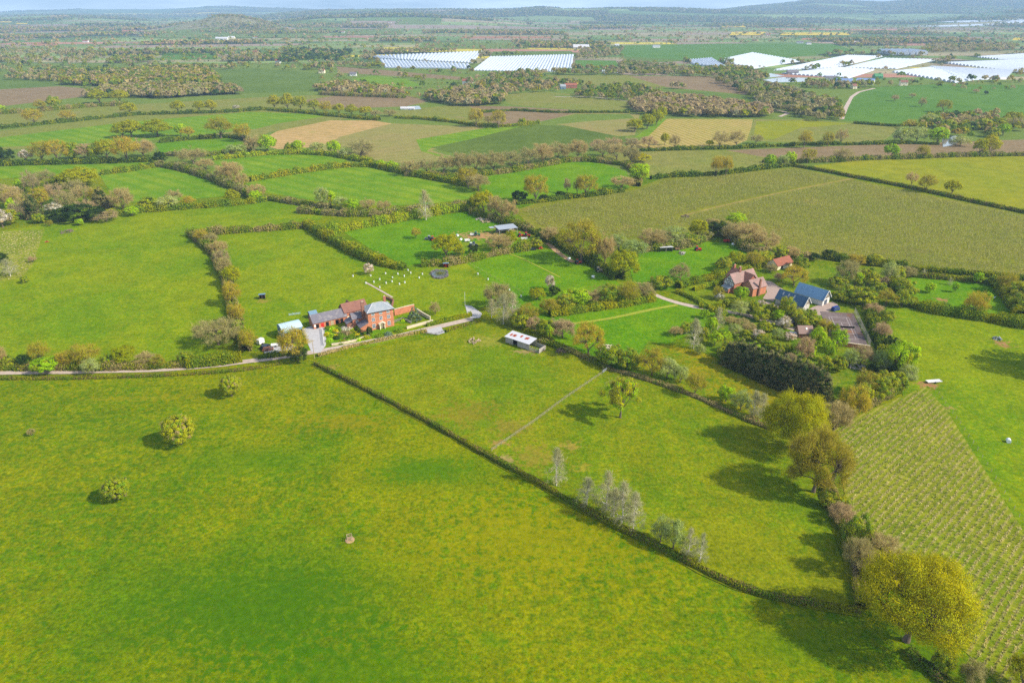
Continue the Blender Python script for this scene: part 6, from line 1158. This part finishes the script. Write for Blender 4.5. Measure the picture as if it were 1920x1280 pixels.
# ---- young plantation: rows of stakes and grassy tufts; orchard rows
def plantation():
    r = rng; poly = [(P(*q)[0], P(*q)[1]) for q in pts('1728,735 1570,805 1600,965 1672,1080 1845,1250 1990,1380 2100,1420 2100,1260 1925,1010 1765,775')]
    d, nn = D1, N1; a = np.array(P(1700,950)[:2]); a = a-nn*(a@nn)+nn*1.6*(round((a@nn)/1.6)+.5); S = []
    for i in range(-90, 120):
        s = np.arange(-150, 150, 1.0)+r.uniform(0, 1); q = a+np.outer(s, d)+nn*i*1.6+r.normal(size=(len(s), 2))*.10; S.append(q)
    S = np.vstack(S); S = S[in_poly(S[:, 0], S[:, 1], poly)]; S = S[r.random(len(S)) < .93]; u = 960+F_PX*S[:, 0]/(S[:, 1]*CP+CAM_H*SP); d_ = S[:, 1]; vis = np.where(u < 1925, 0, 1000)+d_; o_ = np.argsort(vis); S = S[o_]; print('plantation', len(S))
    def tuft(A, C3, cols, lean=.45):
        n = len(C3); k = 9; ci = np.repeat(np.arange(n), k); dd = r.normal(size=(n*k, 3))*lean+np.array([0,0,1]); dd /= np.linalg.norm(dd, axis=1, keepdims=True); L = r.uniform(.25, .6, (n*k, 1)); s = np.cross(dd, r.normal(size=dd.shape)); s /= np.linalg.norm(s, axis=1, keepdims=True); s *= .085; b = C3[ci]+r.normal(size=(n*k, 3))*np.array([.2,.2,0]); V = np.stack([b-s, b+s, b+dd*L+s*.5, b+dd*L-s*.5], 1).reshape(-1, 3); A.add(V, np.arange(4*n*k).reshape(n*k, 4), cols[ci]*r.uniform(.7, 1.25, (n*k, 1)))
    base = np.array([fc(222,206,146)*.95, fc(206,192,134)*.9, fc(160,170,70)*.85]); A = Acc(); tuft(A, np.zeros((1, 3)), base[:1]); A.add(*tube((0,0,0), (.02,0,1.0), .035, .03, 4), fc(206,190,160)*.8); ms = [A.mesh('seedling', [FOL])]
    for i in (1, 2): A = Acc(); tuft(A, np.zeros((1, 3)), base[i:i+1]); A.add(*tube((0,0,0), (.02,.02,.9), .035, .03, 4), fc(196,180,150)*.8); ms.append(A.mesh('seedling', [FOL]))
    for i in range(300): o = bpy.data.objects.new('seedling', ms[i % 3]); COL.objects.link(o); o.location = (*S[i], .14); o.rotation_euler = (0, 0, r.uniform(0, 6)); tag(o, 'young staked seedling with a dry grass tuft in the near plantation rows', 'seedling', 'seedlings in the plantation rows')
    Q = S[300:]; C3 = np.concatenate([Q, np.full((len(Q), 1), .13)], 1); A = Acc(); tuft(A, C3, base[r.integers(0, 3, len(Q))]); n = len(Q); s = np.array([.04, .03, 0]); V = np.stack([C3-s, C3+s, C3+s+[0,0,1.0], C3-s+[0,0,1.0]], 1).reshape(-1, 3); A.add(V, np.arange(4*n).reshape(n, 4), fc(210,196,160)*.8); tag(link('seedling_rows', A.mesh('seedling_rows', [FOL])), 'remaining staked seedlings of the near plantation', 'seedlings', None, 'stuff')
    # small plantation at far left
    poly = [(P(*q)[0], P(*q)[1]) for q in pts('-150,535 -150,445 0,436 82,432 58,500 38,520 0,528')]; xs = [p[0] for p in poly]; ys = [p[1] for p in poly]; X, Y = np.meshgrid(np.arange(min(xs), max(xs), 3.0), np.arange(min(ys), max(ys), 1.4)); X = (X+r.normal(size=X.shape)*.2).ravel(); Y = (Y+r.normal(size=Y.shape)*.3).ravel(); k = in_poly(X, Y, poly); Q = np.stack([X[k], Y[k], np.full(k.sum(), .12)], 1); A = Acc(); tuft(A, np.repeat(Q, 2, 0)+r.normal(size=(2*len(Q), 3))*[.2,.2,0], base[r.integers(0, 3, 2*len(Q))]); tag(link('seedling_rows', A.mesh('seedling_rows', [FOL])), 'young seedlings in the rough corner plantation at far left', 'seedlings', None, 'stuff')
    # the orchard
    poly = [(P(*q)[0], P(*q)[1]) for q in pts('985,395 1100,375 1200,358 1250,340 1490,318 1915,406 2200,475 2200,552 1920,518 1660,496 1500,478 1420,430 1330,415 1290,425 1200,446 1080,446 1010,425')]; xs = [p[0] for p in poly]; ys = [p[1] for p in poly]
    d, nn = D2, N2; a = np.array(P(1000,400)[:2]); a = a-nn*(a@nn)+nn*3.9*(round((a@nn)/3.9)+.5); S = []
    for i in range(-160, 160): s = np.arange(-500, 900, 1.15)+r.uniform(0, 1); S.append(a+np.outer(s, d)+nn*i*3.9+r.normal(size=(len(s), 2))*.12)
    S = np.vstack(S); tr = np.array([P(*q)[:2] for q in pts('1270,407 1330,392 1400,376 1480,358 1610,334')]); k = in_poly(S[:, 0], S[:, 1], poly); S = S[k]; dm = np.full(len(S), 1e9)
    for p, q in zip(tr[:-1], tr[1:]): e = q-p; t = np.clip(((S-p)@e)/(e@e), 0, 1); dm = np.minimum(dm, np.linalg.norm(S-(p+t[:, None]*e), axis=1))
    S = S[(dm > 3.2) & (r.random(len(S)) < .9)]; n = len(S); print('orchard', n); C3 = np.concatenate([S, np.zeros((n, 1))], 1); k = 4; ci = np.repeat(np.arange(n), k); dd = r.normal(size=(n*k, 3))*.35+np.array([0,0,1]); dd /= np.linalg.norm(dd, axis=1, keepdims=True); L = r.uniform(.9, 2.3, (n*k, 1)); s = np.cross(dd, r.normal(size=dd.shape)); s /= np.linalg.norm(s, axis=1, keepdims=True); s *= .10; b = C3[ci]+np.array([0,0,.12]); V = np.stack([b-s, b+s, b+dd*L+s*.5, b+dd*L-s*.5], 1).reshape(-1, 3)
    A = Acc(); A.add(V, np.arange(4*n*k).reshape(n*k, 4), fc(178,176,112)*.85*r.uniform(.7, 1.2, (n*k, 1))); tag(link('orchard_rows', A.mesh('orchard_rows', [FOL])), 'rows of slender leafless young fruit trees filling the wide orchard', 'orchard trees', None, 'stuff')
plantation()
smoke()
# ---------------------------------------------------------------- the air
def haze():
    me = bpy.data.meshes.new('haze'); x0, x1, y0, y1, z0, z1 = -22000, 22000, -6500, 22500, -12, 520
    v = [(x, y, z) for z in (z0, z1) for y in (y0, y1) for x in (x0, x1)]
    me.from_pydata(v, [], [(0,2,3,1),(4,5,7,6),(0,1,5,4),(2,6,7,3),(0,4,6,2),(1,3,7,5)])
    m, t, o = newmat('haze_air'); pv = t.nodes.new('ShaderNodeVolumePrincipled'); pv.inputs['Color'].default_value = (0.47, 0.71, 1.0, 1); pv.inputs['Density'].default_value = 1.0e-4; pv.inputs['Anisotropy'].default_value = 0.0
    t.links.new(pv.outputs[0], o.inputs['Volume']); me.materials.append(m); tag(link('haze', me), kind='stuff')
haze()
